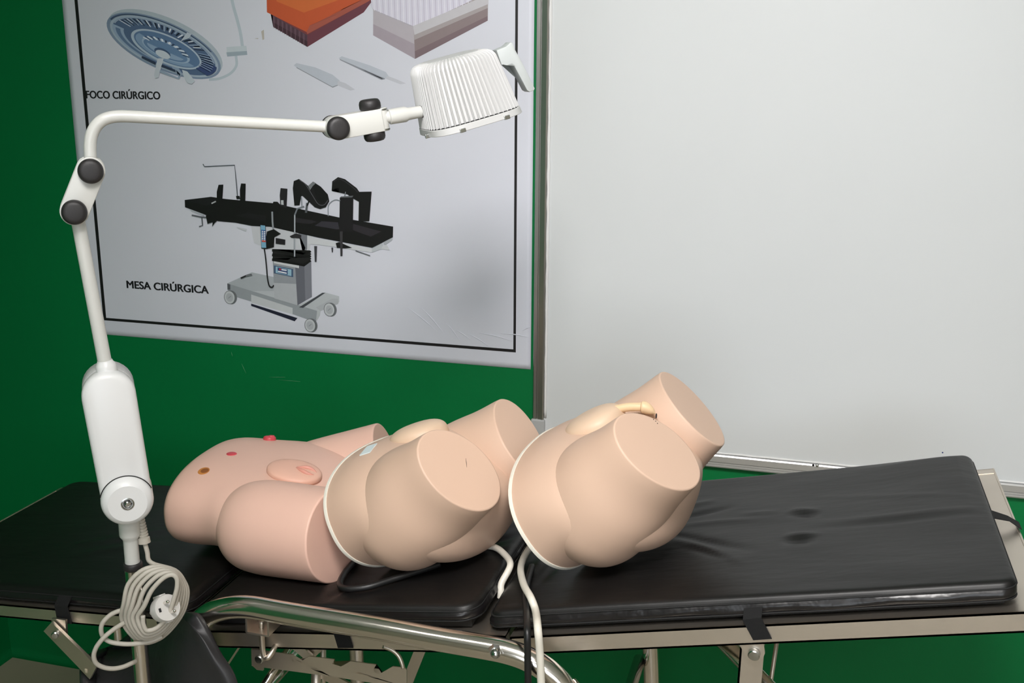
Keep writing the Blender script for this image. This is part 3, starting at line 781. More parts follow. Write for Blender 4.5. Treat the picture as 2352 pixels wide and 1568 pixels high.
# right leg: bracket plate, folded angle leg, diagonal tube and rod
YL = 1.432
br = [(1694, 1472), (1753, 1470), (1757, 1500), (1752, 1512), (1742, 1519), (1730, 1520), (1716, 1512), (1707, 1496)]
bm = B(); add_prism(bm, [at(a, b, YL) for a, b in br], V(0, .005, 0)); bk = put('leg_bracket', bm, M_STEEL, table, smooth=False)
bm = B(); q = at(1733, 1500, YL); add_lathe(bm, q, V(-.1, -1, -.1), [(0, .0085), (.006, .0085), (.0075, .007), (.008, 0)], 24); put('bolt', bm, M_BOLT, bk, sharp=.6)
a = at(1701, 1471, YL + .006); b_ = at(1745, 1500, YL + .006)
bm = B(); d = V(-.012, 0, -1)
for (o1, o2) in ((0, .034),):
    base = at(1701, 1471, YL + .006)
    L = base.z - .0
    add_prism(bm, [base + V(0, 0, 0), base + V(.034, 0, 0), base + V(.034 - .012, 0, -L), base + V(-.012, 0, -L)], V(0, .003, 0))
    add_prism(bm, [base + V(0, 0, 0), base + V(.003, 0, 0), base + V(.003 - .012, 0, -L), base + V(-.012, 0, -L)], V(0, .03, 0))
put('angle_leg', bm, M_STEEL, table, smooth=False)
pa, pb = at(1650, 1460, 1.52), at(1755, 1568, 1.52)
dd = (pb - pa).normalized()
bm = B(); add_tube(bm, [pa, pa + dd * .62], .0128, 20); put('diagonal_tube', bm, M_CHROME, table)
pa, pb = at(1786, 1462, 1.55), at(1770, 1568, 1.55); dd = (pb - pa).normalized()
bm = B(); add_tube(bm, [pa, pa + dd * .8], .0034, 10); put('thin_rod', bm, M_STEEL, table)
# rear legs so that the right half stands
bm = B(); add_tube(bm, [V(-.04, YK - .03, zR(-.04) - .06), V(-.07, YK - .03, 0)], .0125, 18); put('rear_leg', bm, M_CHROME, table)
bm = B(); add_tube(bm, [V(-1.5, YK - .03, zL(-1.5) - .04), V(-1.5, YK - .03, 0)], .0125, 18); put('rear_leg', bm, M_CHROME, table)
bm = B(); add_tube(bm, [V(-1.55, YF + .03, zL(-1.55) - .04), V(-1.55, YF + .03, 0)], .0125, 18); put('rear_leg', bm, M_CHROME, table)

# ------------------------------------------------------------------ pads
COVERS = []
def pad(name, label, x0, x1, y0, y1, zf, th, nx, ny, relief, off, lim, edge=.012, corner=.02, loose=.002, seed=0):
    t = thing(name, label, 'pad', ((x0 + x1) / 2, (y0 + y1) / 2, zf((x0 + x1) / 2) - th), 'black pads of the examination table')
    bm = B()
    hx, hy, cx_, cy_ = (x1 - x0) / 2, (y1 - y0) / 2, (x0 + x1) / 2, (y0 + y1) / 2
    def spread(k, n):        # denser towards the rim
        u = k / n * 2 - 1
        return math.copysign(1 - (1 - abs(u)) ** 1.35, u) if abs(u) > 1e-6 else 0
    def rnd(u, v):
        x, y = u * hx, v * hy
        ex, ey = abs(x) - (hx - corner), abs(y) - (hy - corner)
        if ex > 0 and ey > 0:
            m_ = max(ex, ey); l = math.hypot(ex, ey)
            if l > 0:
                x = math.copysign(hx - corner + ex * m_ / l, x); y = math.copysign(hy - corner + ey * m_ / l, y)
        return x + cx_, y + cy_
    g = []
    for j in range(ny + 1):
        g.append([])
        for i in range(nx + 1):
            u, v = spread(i, nx), spread(j, ny)
            x, y = rnd(u, v)
            dx = min((1 - abs(u)) * hx, (1 - abs(v)) * hy)
            q = min(1, dx / edge); drop = edge * .75 * (1 - math.sqrt(max(0, 1 - (1 - q) ** 2)))
            z = zf(x) - drop + relief(x, y) * min(1, dx / .03)
            z += loose * noise.noise(V(x * 6 + seed, y * 9, seed)) * min(1, dx / .04)
            g[j].append(bm.verts.new((x, y, z)))
    for j in range(ny):
        for i in range(nx): bm.faces.new((g[j][i], g[j][i + 1], g[j + 1][i + 1], g[j + 1][i]))
    loop = [g[0][i] for i in range(nx + 1)] + [g[j][nx] for j in range(1, ny + 1)] + [g[ny][i] for i in range(nx - 1, -1, -1)] + [g[j][0] for j in range(ny - 1, 0, -1)]
    prev = loop; K = 7; seam = [v.co.copy() for v in loop]
    c0 = V(cx_, cy_, 0)
    tops = [v.co.copy() for v in loop]
    low = []
    for k in range(1, K + 1):
        f = k / K; cur = []
        for v0 in tops:
            out = V(v0.x - cx_, v0.y - cy_, 0)
            ax = V(math.copysign(1, out.x), 0, 0) if abs(out.x) / hx > abs(out.y) / hy else V(0, math.copysign(1, out.y), 0)
            zt, zb = v0.z, zf(v0.x) - th
            bul = .004 * math.sin(PI * f) + .0035 * noise.noise(V(v0.x * 14 + seed, v0.y * 14, f * 2)) * math.sin(PI * f)
            p_ = V(v0.x, v0.y, zt + (zb - zt) * f) + ax * bul
            if k == K: p_ -= ax * .004
            cur.append(bm.verts.new(p_))
        for i in range(len(loop)):
            j = (i + 1) % len(loop)
            f_ = bm.faces.new((prev[i], prev[j], cur[j], cur[i])); f_.material_index = 1
        prev = cur
        if k == K - 1: low = [v.co.copy() for v in cur]
    bm.faces.new(prev)
    cov = put('cover', bm, [M_VINYL, M_VINYLS], t, sharp=1.2)
    for nm, ring in (('piping', tops), ('piping', low)):
        bm = B()
        R_ = [p_ + (V(p_.x - cx_, p_.y - cy_, 0).normalized() * .0008) for p_ in ring][::2]
        add_tube(bm, R_, .0014, 6, closed=True)
        put(nm, bm, M_DARK, cov)
    # thin stiff board sewn under the cushion
    bm = B(); i_ = .012
    xa, xb = max(x0 + i_, lim[0]), min(x1 - i_, lim[1])
    add_prism(bm, [V(xa, y0 + i_, zf(xa) - th + .001), V(xb, y0 + i_, zf(xb) - th + .001), V(xb, y1 - i_, zf(xb) - th + .001), V(xa, y1 - i_, zf(xa) - th + .001)], V(0, 0, -(off - th - .0005)))
    put('backing_board', bm, M_DARK, cov, smooth=False)
    COVERS.append((cov, zf))
    return t
def ridge(x, y, a, b, amp, w):
    """soft fold running a-b"""
    dx, dy = b[0] - a[0], b[1] - a[1]; L2 = dx * dx + dy * dy
    s = ((x - a[0]) * dx + (y - a[1]) * dy) / L2
    if s < -.1 or s > 1.1: return 0
    px_, py_ = a[0] + dx * s, a[1] + dy * s
    d = math.hypot(x - px_, y - py_) / w
    e = max(0, math.sin(PI * min(1, max(0, (s + .1) / 1.2))))
    return amp * e * math.exp(-d * d)
nR = V(-.213, 0, 1)
def rp_(px, py): q = onpl(px, py, V(-.389, 1.44, .878), nR); return (q.x, q.y)
FOLDS = [(rp_(1545, 1190), rp_(1680, 1165), -.004, .007), (rp_(1540, 1205), rp_(1760, 1190), .003, .007), (rp_(1535, 1222), rp_(1720, 1262), -.004, .009), (rp_(1560, 1235), rp_(1700, 1290), .003, .009),
         (rp_(1700, 1180), rp_(1790, 1175), .002, .007), (rp_(1815, 1180), rp_(1880, 1182), -.004, .009), (rp_(1815, 1172), rp_(1880, 1172), .0035, .008), (rp_(1800, 1242), rp_(1870, 1238), -.005, .011), (rp_(1805, 1230), rp_(1880, 1228), .004, .009),
         (rp_(1880, 1200), rp_(2260, 1170), .0022, .007), (rp_(1890, 1212), rp_(2250, 1182), -.002, .006), (rp_(1900, 1140), rp_(2250, 1145), .0012, .006), (rp_(1590, 1255), rp_(1680, 1285), -.003, .008), (rp_(1540, 1170), rp_(1640, 1150), .003, .008),
         (rp_(1210, 1330), rp_(1260, 1260), .003, .008), (rp_(1230, 1345), rp_(1290, 1285), -.003, .008)]
def relR(x, y):
    s = sum(ridge(x, y, *f) for f in FOLDS)
    s += .012 * math.exp(-((x - .24) / .1) ** 2) * math.exp(-((y - 1.93) / .2) ** 2)   # corner pulled up
    s -= .006 * math.exp(-((x + .29) / .1) ** 2 - ((y - 1.68) / .13) ** 2)             # sinks under the manikin
    return s
back_pad = pad('table_pad', 'black vinyl pad on the raised right section, sloping up beside the whiteboard', -.442, .292, Y0, Y1, zR, .0285, 150, 90, relR, .038, (-.400, 9), seed=3)
FM = [((-.55, 1.62), (-.44, 1.68), .004, .009), ((-.55, 1.66), (-.44, 1.74), -.004, .010), ((-.56, 1.72), (-.44, 1.80), .004, .009), ((-.56, 1.78), (-.44, 1.84), -.003, .009), ((-.74, 1.44), (-.70, 1.52), -.003, .008), ((-.72, 1.44), (-.69, 1.5), .003, .007)]
def relM(x, y): return sum(ridge(x, y, *f) for f in FM) - .004 * math.exp(-((x + .66) / .1) ** 2 - ((y - 1.7) / .14) ** 2)
seat_pad = pad('table_pad', 'black vinyl pad on the middle section, under the middle manikin', -.945, -.462, Y0, Y1, zM, .027, 90, 80, relM, .042, (-.925, -.45), corner=.035, seed=8)
FL = [((-1.33, 1.62), (-1.18, 1.72), .003, .012), ((-1.30, 1.58), (-1.16, 1.66), .0025, .012)]
def relL(x, y): return sum(ridge(x, y, *f) for f in FL)
leg_pad = pad('table_pad', 'black vinyl pad on the low left section behind the lamp post', -1.585, -.972, Y0, Y1, zL, .024, 90, 70, relL, .029, (-9, -.98), corner=.03, seed=12)
def strap(parent, zf, th, hgt, pts, name='strap'):
    """webbing that runs from the pad over the rail"""
    bm = B(); P = [at(a, b, YF - .003) for a, b in pts]
    add_prism(bm, P, V(0, .0015, 0))
    a, b_ = P[0], P[1]
    add_prism(bm, [a, b_, V(b_.x, Y0 - .002, b_.z + .012), V(a.x, Y0 - .002, a.z + .012)], V(0, 0, .0015))
    put(name, bm, M_WEB, parent, smooth=False)
strap(back_pad, zR, .0285, .03, [(1706, 1425), (1749, 1420), (1773, 1467), (1730, 1470)])
strap(seat_pad, zM, .038, .03, [(764, 1448), (799, 1452), (811, 1488), (776, 1488)])
strap(leg_pad, zL, .028, .026, [(125, 1391), (155, 1394), (164, 1433), (132, 1429)])
# strap at the head end of the right pad
bm = B(); a = onpl(2312, 1186, V(-.389, 1.44, .866), nR)
q0, q1 = V(.292, 1.70, zR(.292) - .012), V(.336, 1.70, zR(.336) - .036)
for dy0 in (0,):
    add_prism(bm, [q0 + V(0, -.016, 0), q0 + V(0, .016, 0), V(.318, 1.71, zR(.318) - .022), V(.318, 1.69, zR(.318) - .022)], V(0, 0, .0015))
    add_prism(bm, [V(.318, 1.69, zR(.318) - .022), V(.318, 1.71, zR(.318) - .022), q1 + V(0, .014, 0), q1 + V(0, -.014, 0)], V(0, 0, .0015))
put('strap', bm, M_WEB, back_pad, smooth=False)

# ------------------------------------------------------------------ manikins
class Body:
    """local axes: s along the trunk (waist to thighs), l sideways, v ventral"""
    def __init__(s, o, alpha, yaw=0, roll=0):
        s.o = Vector(o); Rz = Matrix.Rotation(yaw, 3, 'Z')
        u, l = V(-math.sin(alpha), 0, math.cos(alpha)), V(0, 1, 0)
        u, l = u * math.cos(roll) - l * math.sin(roll), l * math.cos(roll) + u * math.sin(roll)
        s.a = Rz @ V(math.cos(alpha), 0, math.sin(alpha)); s.u = Rz @ u; s.l = Rz @ l
    def P(s, a, l, v): return s.o + s.a * a + s.l * l + s.u * v
    def D(s, a, l, v): return s.a * a + s.l * l + s.u * v
def interp(tab, t):
    """smooth interpolation of rows (t, a, b, c..)"""
    n = len(tab)
    for i in range(n - 1):
        if t <= tab[i + 1][0] or i == n - 2:
            t0, t1 = tab[i][0], tab[i + 1][0]; f = (t - t0) / (t1 - t0)
            out = []
            for k in range(1, len(tab[0])):
                p0 = tab[max(i - 1, 0)][k]; p1 = tab[i][k]; p2 = tab[i + 1][k]; p3 = tab[min(i + 2, n - 1)][k]
                h0 = tab[max(i - 1, 0)][0]; h3 = tab[min(i + 2, n - 1)][0]
                m1 = (p2 - p0) / (t1 - h0) * (t1 - t0) if t1 != h0 else p2 - p1
                m2 = (p3 - p1) / (h3 - t0) * (t1 - t0) if h3 != t0 else p2 - p1
                f2, f3 = f * f, f ** 3
                out.append((2 * f3 - 3 * f2 + 1) * p1 + (f3 - 2 * f2 + f) * m1 + (-2 * f3 + 3 * f2) * p2 + (f3 - f2) * m2)
            return out
def trunk_rings(B_, tab, n=96, steps=46, e=.86, e1=.96):
    rings = []
    for k in range(steps + 1):
        t = tab[0][0] + (tab[-1][0] - tab[0][0]) * k / steps
        A, vt, vb = interp(tab, t)
        e_ = e + (e1 - e) * min(1, max(0, (t - tab[0][0]) / .09))
        A = max(A, .002); c, h = (vt + vb) / 2, max((vt - vb) / 2, .002)
        r = []
        for i in range(n):
            th = 2 * PI * i / n; ca, sa = math.cos(th), math.sin(th)
            r.append(B_.P(t, math.copysign(abs(ca) ** e_, ca) * A, c + math.copysign(abs(sa) ** e_, sa) * h))
        rings.append(r)
    return rings
def thigh_bm(c, N, up, tab, n=72, psi=0.0):
    """lofted from the cut (distance 0) backwards; tab rows (dist, r_side, r_up, shift)"""
    N = N.normalized(); sd = N.cross(up).normalized(); u = sd.cross(N)
    sd, u = sd * math.cos(psi) + u * math.sin(psi), u * math.cos(psi) - sd * math.sin(psi)
    bm = B(); rings = []
    r0 = tab[0]
    def ring(d, k):
        ra, rb, sh = interp(tab, d)
        ra, rb = max(ra * k, .0005), max(rb * k, .0005)
        return [c - N * d + u * sh + sd * (ra * math.cos(2 * PI * i / n)) + u * (rb * math.sin(2 * PI * i / n)) for i in range(n)]
    def ring0(off, dd):
        ra, rb, sh = interp(tab, 0)
        return [c - N * dd + u * sh + sd * ((ra - off) * math.cos(2 * PI * i / n)) + u * ((rb - off) * math.sin(2 * PI * i / n)) for i in range(n)]
    rings.append(ring0(.0028, 0)); rings.append(ring0(.0012, .0004)); rings.append(ring0(.0003, .0014)); rings.append(ring0(0, .003))
    D = tab[-1][0]; S = 34
    for k in range(1, S + 1):
        d = .003 + (D - .003) * k / S
        rings.append(ring(d, 1))
    R = loft(bm, rings)
    n0 = len(rings[0])
    for i in range(n0):
        e = bm.edges.get((R[0][i], R[0][(i + 1) % n0]))
        if e: e.smooth = False
    return bm
def rest(B_, rings, zf, pen=.004, extra=()):
    gap = min(p.z - zf(p.x) for r in rings for p in r)
    for e in extra: gap = min(gap, min(v.co.z - zf(v.co.x) for v in e))
    return gap + pen
def bvh_of(bm):
    bmesh.ops.recalc_face_normals(bm, faces=bm.faces[:])
    bm.verts.ensure_lookup_table(); return BVHTree.FromBMesh(bm)
def hit(bvh, px, py):
    d = ray(px, py).normalized()
    loc, n, i, dist = bvh.ray_cast(CAM, d)
    if n is not None and n.dot(d) > 0: n = -n
    return loc, n
def add_dome(bm, c, n, x, rx, ry, h, e=1.0, seg=40, rows=10, k=.5, under=.004):
    """pillow dome on a surface: c centre, n normal, x long axis"""
    n = n.normalized(); x = (x - n * x.dot(n)).normalized(); y = n.cross(x)
    rings = [[c - n * under + x * (rx * math.cos(2 * PI * i / seg)) + y * (ry * math.sin(2 * PI * i / seg)) for i in range(seg)]]
    for r in range(rows + 1):
        f = r / rows
        k_ = math.cos(f * PI / 2) ** e if f < 1 else .002; hh = math.sin(f * PI / 2) ** k * h if f else 0
        rings.append([c + n * hh + x * (rx * k_ * math.cos(2 * PI * i / seg)) + y * (ry * k_ * math.sin(2 * PI * i / seg)) for i in range(seg)])
    loft(bm, rings)

TR = [(0, .174, .080, -.132), (.04, .176, .079, -.130), (.08, .175, .072, -.143), (.12, .165, .060, -.163), (.15, .147, .044, -.162), (.18, .120, .020, -.142), (.205, .084, -.012, -.12), (.222, .045, -.045, -.10), (.23, .015, -.07, -.085)]
TH = [(0, .0645, .0815, 0), (.05, .074, .087, .001), (.10, .092, .096, .001), (.14, .100, .0985, .001), (.175, .100, .097, .001), (.205, .088, .087, .001), (.23, .063, .063, 0), (.245, .03, .032, 0), (.25, .003, .003, 0)]
def lith_manikin(label, o, alpha, yaw, roll, zf, cut=(.234, -.013, .095), Nl=(.965, .134, .225), plate_out=.0018):
    Bd = Body(o, alpha, yaw, roll)
    rings = trunk_rings(Bd, TR)
    dz = rest(Bd, rings, zf)
    print('REST', label, dz)
    t = thing('training_manikin', label, 'manikin', tuple(Bd.P(.1, 0, -.12)), 'catheter training manikins')
    bm = B(); loft(bm, rings)
    bv = bvh_of(bm)
    torso = put('torso', bm, M_SKIN, t, sharp=1.0)
    # base plate closing the waist
    bm = B()
    A, vt, vb = TR[0][1:]; n = 96
    R_ = []
    for t_, q in ((-.0065, -.004), (-.0055, plate_out), (-.0015, plate_out), (.0005, plate_out * .6), (.0005, -.004)):
        r = []
        for i in range(n):
            th = 2 * PI * i / n; ca, sa = math.cos(th), math.sin(th)
            r.append(Bd.P(t_, math.copysign(abs(ca) ** .86, ca) * (A + q), (vt + vb) / 2 + math.copysign(abs(sa) ** .86, sa) * ((vt - vb) / 2 + q)))
        R_.append(r)
    loft(bm, R_); put('base_plate', bm, M_RIM, t, sharp=.6, label='ivory plate closing the waist')
    for sgn in (-1, 1):
        c = Bd.P(cut[0], sgn * cut[2], cut[1]); N = Bd.D(Nl[0], sgn * Nl[1], Nl[2]).normalized()
        put('thigh', thigh_bm(c, N, Bd.u, TH, psi=.514 * sgn), M_SKIN, t)
    return t, Bd, bv, torso

# --- right manikin
man3, B3, bv3, torso3 = lith_manikin('peach manikin with penile catheter insert on the raised right pad', (-.386, 1.670, 1.002), .615, -.201, .084, zR)
man2, B2, bv2, torso2 = lith_manikin('middle peach manikin with plain oval insert and label sticker', (-.697, 1.676, .958), .493, -.264, -.014, zM)

def insert(man, Bd, px, py):
    c = onpl(px, py, Bd.o, Bd.l)
    nrm_ = Bd.D(.10, 0, 1); x = Bd.D(1, 0, -.10)
    bm = B(); add_dome(bm, c - nrm_ * .002, nrm_, x, .054, .052, .026, e=.75, k=.75, under=.03, seg=48)
    return put('pubic_insert', bm, M_SKINL, man), c
ins3, c3 = insert(man3, B3, 1366, 975)
ins2, c2 = insert(man2, B2, 962, 1002)
# catheter tube of the right insert
ym = c3.y
def mp(px, py, dy=0): return at(px, py, ym + dy)
bm = B()
sh = smooth_path([mp(1392, 968), mp(1396, 952), mp(1412, 941), mp(1440, 935), mp(1468, 934), mp(1474, 934)], 6)
add_tube(bm, sh, [rad(30, sh[0]) - (rad(30, sh[0]) - rad(20, sh[0])) * min(1, i / 14) for i in range(len(sh))], 20)
tubeo = put('penile_tube', bm, M_SKINY, ins3)
bm = B()
tp = smooth_path([mp(1472, 934), mp(1480, 935), mp(1490, 940), mp(1500, 946), mp(1507, 951)], 5)
rr = [rad(w, tp[0]) for w in (20, 25, 27, 28, 28, 28, 27, 27, 26, 25, 24, 22, 20, 18, 15, 12, 9, 6, 4, 2, 1)]
add_tube(bm, tp, rr[:len(tp)], 20)
put('tube_tip', bm, M_SKINY, ins3)
bm = B(); q = mp(1507, 955, -.004); add_dome(bm, q, V(0, -1, .3), V(0, 0, 1), .0042, .0012, .001); put('ink_mark', bm, M_MARK, ins3)
_c = B3.P(.234, -.095, -.013); _N = B3.D(.965, -.134, .225).normalized()
for k, (px_, py_) in enumerate(((1501, 963), (1506, 967), (1510, 972))):
    q = onpl(px_, py_, _c, _N)
    bm = B(); add_lathe(bm, q - _N * .0004, _N, [(0, .0011), (.0006, .0009), (.0007, 0)], 8); put('ink_mark', bm, M_MARK, man3)
_c = B2.P(.234, -.095, -.013); _N = B2.D(.965, -.134, .225).normalized()
bm = B(); add_tube(bm, [onpl(1070, 1052, _c, _N), onpl(1071, 1062, _c, _N), onpl(1072, 1073, _c, _N)], [.0002, .0005, .0002], 6); put('ink_mark', bm, M_MARK, man2)
# label sticker on the middle manikin
lc, ln = hit(bv2, 845, 1034)
if lc is not None:
    bm = B(); e1 = (at(856, 1022, lc.y) - at(832, 1040, lc.y)).normalized(); e1 = (e1 - ln * e1.dot(ln)).normalized(); e2 = ln.cross(e1)
    add_prism(bm, [lc + ln * .0012 + e1 * a + e2 * b_ for a, b_ in ((-.010, -.016), (.010, -.016), (.010, .022), (-.010, .022))], ln * -.0016)
    put('label_sticker', bm, M_LABEL, torso2, smooth=False)

# --- left manikin (legs lying flat)
TR1 = [(-.012, .130, .052, -.070), (-.006, .152, .066, -.080), (.004, .159, .072, -.086), (.03, .163, .076, -.089), (.08, .165, .075, -.088), (.13, .184, .070, -.088), (.18, .197, .064, -.092), (.225, .193, .056, -.094), (.26, .166, .044, -.090), (.285, .118, .028, -.080), (.30, .06, .01, -.06)]
TH1 = [(0, .0790, .0805, 0), (.06, .0800, .0820, 0), (.12, .0815, .0835, 0), (.155, .081, .083, 0), (.19, .075, .077, -.001), (.215, .060, .063, -.002), (.232, .038, .040, -.002), (.241, .015, .016, -.002), (.243, .003, .003, -.002)]
o1 = V(-1.085, 1.715, .893); al1 = math.radians(2)
B1 = Body(o1, al1)
zLM = lambda x: zL(x) if x < -.955 else zM(x)
rings = trunk_rings(B1, TR1, e1=.88)
B1.o.z -= rest(B1, rings, zLM, .006)
rings = trunk_rings(B1, TR1, e1=.88)
man1 = thing('training_manikin', 'pink manikin lying flat with coloured stomas, left of the other two', 'manikin', tuple(B1.P(.1, 0, -.09)), 'catheter training manikins')
bm = B(); loft(bm, rings); bv1 = bvh_of(bm)
torso1 = put('torso', bm, M_SKINP, man1, sharp=1.2)
cutn = at(708 - 0, 1232, 1.556)
put('thigh', thigh_bm(V(-.752, 1.556, .902), V(.972, -.20, .10), V(0, 0, 1), TH1), M_SKINP, man1)
put('thigh', thigh_bm(V(-.782, 1.868, .920), V(.93, .20, .31), V(0, 0, 1), TH1), M_SKINP, man1)
# stomas
c, n = hit(bv1, 468, 1081)
bm = B(); e = n.orthogonal()
xax = (at(480, 1076, c.y) - at(456, 1086, c.y)); xax = (xax - n * xax.dot(n)).normalized()
add_dome(bm, c, n, xax, .0108, .0108, .0007, k=1.0, seg=28); st = put('stoma_port', bm, M_ORANGE, man1, label='orange stoma opening')
bm = B(); add_dome(bm, c + n * .0004 + xax * .0018, n, xax, .0078, .0072, .0006, k=1.0, seg=24); put('port_hole_shade', bm, mat('orange hole shade', srgb(142, 84, 42), .6, noise_scale=40, noise_amt=.1), st)  # darker disc paints the shade inside the opening
c, n = hit(bv1, 532, 1042)
bm = B(); add_dome(bm, c, n, V(1, 0, 0), .0100, .0085, .0022, k=.8, seg=28); put('stoma_port', bm, M_RED, man1, label='flat red stoma')
cc = B1.P(.150, .055, .083)
c = at(618, 1027, 1.80); c, n_, i_, d_ = bv1.find_nearest(c)
bm = B(); add_dome(bm, c, n_, V(1, 0, 0), .0125, .0125, .008, e=.6, k=.5, seg=32); add_dome(bm, c + n_ * .006 + V(.004, 0, 0), n_, V(1, 0, 0), .006, .007, .0035, e=.6, k=.5, seg=20); put('stoma_port', bm, M_RED, man1, label='raised red stoma')
# vulval insert
c, n = hit(bv1, 676, 1085)
ax = (at(720, 1118, c.y) - at(640, 1062, c.y)); ax = V(1, 0, -.25)
bm = B(); add_dome(bm, c, n, ax, .052, .040, .012, e=.7, k=.7, seg=44); vin = put('vulval_insert', bm, mat('rose silicone', srgb(228, 180, 160), .46, noise_scale=10, noise_amt=.04), man1)
bvv = None
x_ = (ax - n * ax.dot(n)).normalized(); y_ = n.cross(x_)
bm = B()
def vp_(a, b_, h): return c + x_ * a + y_ * b_ + n * h
for sg in (-1, 1):
    P_ = smooth_path([vp_(.004, sg * .001, .0118), vp_(.018, sg * .007, .0125), vp_(.030, sg * .009, .0110), vp_(.044, sg * .004, .0065)], 6)
    add_tube(bm, P_, [.0012 + .0026 * math.sin(PI * i / (len(P_) - 1)) for i in range(len(P_))], 12)
put('fold', bm, M_PINKD, vin)

def dent_pads():
    """the cushions give way under what lies on them"""
    trees = []
    for man in (man1, man2, man3):
        for o in man.children:
            if o.name.split('.')[0] in ('torso', 'thigh', 'base_plate'):
                vs_ = [v.co + ORIG[o] for v in o.data.vertices]
                trees.append(BVHTree.FromPolygons(vs_, [tuple(p_.vertices) for p_ in o.data.polygons]))
    for cov, zf in COVERS:
        o0 = ORIG[cov]
        for v in cov.data.vertices:
            w = v.co + o0
            if w.z < zf(w.x) - .012: continue
            low = w.z
            for tr in trees:
                for dx, dy in ((0, 0), (.006, 0), (-.006, 0), (0, .006), (0, -.006)):
                    h_ = tr.ray_cast(V(w.x + dx, w.y + dy, w.z - .03), V(0, 0, 1), .03 + (w.z - low if False else 0))
                    if h_[0] is not None: low = min(low, h_[0].z - .0012)
            v.co.z -= w.z - low
dent_pads()

# ------------------------------------------------------------------ hoses
def hose(name, pts, r, m_, parent=None, label=None, cat=None):
    P = smooth_path([Vector(p) for p in pts], 8)
    bm = B(); add_tube(bm, P, r, 16)
    if parent is not None: return put(name, bm, m_, parent)
    return tag(put(name, bm, m_, None, loc=tuple(P[0])), label, cat)
RH = .0056
def onM(px, py, lift=RH): return onpl(px, py, V(-.501, 1.44, .867 + lift), V(-.142, 0, 1))
def onR(px, py, lift=RH): return onpl(px, py, V(-.389, 1.44, .878 + lift), nR)
hose('drain_hose', [onM(985, 1280, .03), onM(1020, 1272, .022), onM(1062, 1263, .012), onM(1100, 1254, .010), onM(1135, 1256, .010), onM(1160, 1274, .010), onM(1172, 1298, .008), V(-.4530, onM(1166, 1318, .004).y, .862), V(-.4515, onM(1166, 1318, .004).y - .009, .851), V(-.4515, onM(1166, 1318, .004).y - .012, .841)], .0056, M_IVORY, man2)
h3 = [onR(1250, 1232, .035), onR(1228, 1246, .022), onR(1207, 1272, .012), onR(1196, 1305, .010), onR(1203, 1342, .018), onR(1219, 1372, .021)]
pe = at(1230, 1402, Y0 - .020)
h3 += [pe, at(1235, 1440, YA - .028), at(1240, 1500, YA - .032), at(1243, 1568, YA - .032), at(1246, 1640, YA - .032), V(at(1246, 1640, YA).x, YA - .036, .45), V(at(1246, 1640, YA).x + .05, YA - .05, .02), V(at(1246, 1640, YA).x + .2, YA - .1, .0065)]
hose('drain_hose', h3, .0058, M_IVORY, man3)
hose('rubber_hose', [onM(818, 1287, .0065), onM(806, 1298, .0065), onM(790, 1318, .008), onM(781, 1338, .008), onM(786, 1349, .008), onM(806, 1352, .008), onM(850, 1346, .008), onM(910, 1327, .008), onM(980, 1305, .008), onM(1010, 1295, .008)], .0054, M_BHOSE, None, 'black rubber hose looping out from under the middle manikin', 'hose')
hb = [onR(1222, 1300, .008), onR(1212, 1335, .008), onR(1208, 1365, .009), at(1209, 1400, Y0 - .016), at(1211, 1448, YA - .028), at(1212, 1510, YA - .032), at(1213, 1568, YA - .032), at(1214, 1640, YA - .032), V(at(1214, 1640, YA).x, YA - .036, .45), V(at(1214, 1640, YA).x - .03, YA - .06, .02), V(at(1214, 1640, YA).x - .2, YA - .12, .0065)]
hose('rubber_hose', hb, .0052, M_BHOSE, None, 'black rubber hose hanging over the table edge beside the ivory hose', 'hose')

# ------------------------------------------------------------------ examination lamp
LP0 = at(314, 1400, 1.30)
LN = V(.6, -.8, 0)                       # the arm swings in this upright plane
def L(px, py, off=0.0): return onpl(px, py, LP0 + LN * off, LN)
lamp = thing('examination_lamp', 'white jointed examination lamp on a chrome post in front of the table', 'lamp', (LP0.x, LP0.y, 0))
xp, yp = LP0.x, LP0.y
ztop = L(308, 1305).z
bm = B(); add_tube(bm, [V(xp, yp, .05), V(xp, yp, ztop)], rad(37, LP0), 28); put('post', bm, M_CHROME, lamp, sharp=.6)
bm = B()
add_cyl(bm, V(xp, yp, .035), V(xp, yp, .09), .03, .022, 28, .004)
for k in range(5):
    a = 2 * PI * k / 5 + .3; d = V(math.cos(a), math.sin(a), 0)
    R_ = frame(d, V(0, 0, 1)); add_box(bm, V(xp, yp, .05) + d * .13, (.03, .26, .02), R_, .006)
base = put('base', bm, M_CHROME, lamp, sharp=.6)
for k in range(5):
    a = 2 * PI * k / 5 + .3; d = V(math.cos(a), math.sin(a), 0)
    bm = B(); q = V(xp, yp, .022) + d * .245; sd = V(-d.y, d.x, 0); add_cyl(bm, q - sd * .012, q + sd * .012, .022, None, 24, .003); put('caster', bm, M_RUBBER, base, sharp=.6)
q = L(308, 1298); bm = B(); add_lathe(bm, V(xp, yp, q.z - .006), V(0, 0, 1), [(0, rad(38, q)), (.001, rad(41, q)), (.004, rad(43, q)), (.009, rad(43, q)), (.0115, rad(40, q)), (.012, rad(32, q))], 32); put('collar', bm, M_RUBBER, lamp, label='black rubber collar')
za, zb, zc = L(303, 1293).z, L(302, 1240).z, L(299, 1180).z
bm = B(); r1, r2 = rad(33, q), rad(47, q)
add_lathe(bm, V(xp, yp, za), V(0, 0, 1), [(0, r1), (zb - za, r1), (zb - za + .003, r1 * 1.05), (zb - za + .008, r2 * .96), (zb - za + .011, r2), (zc - za, r2 * .97), (zc - za + .01, r2 * .9)], 36); put('sleeve', bm, M_WHITE, lamp, sharp=.9)
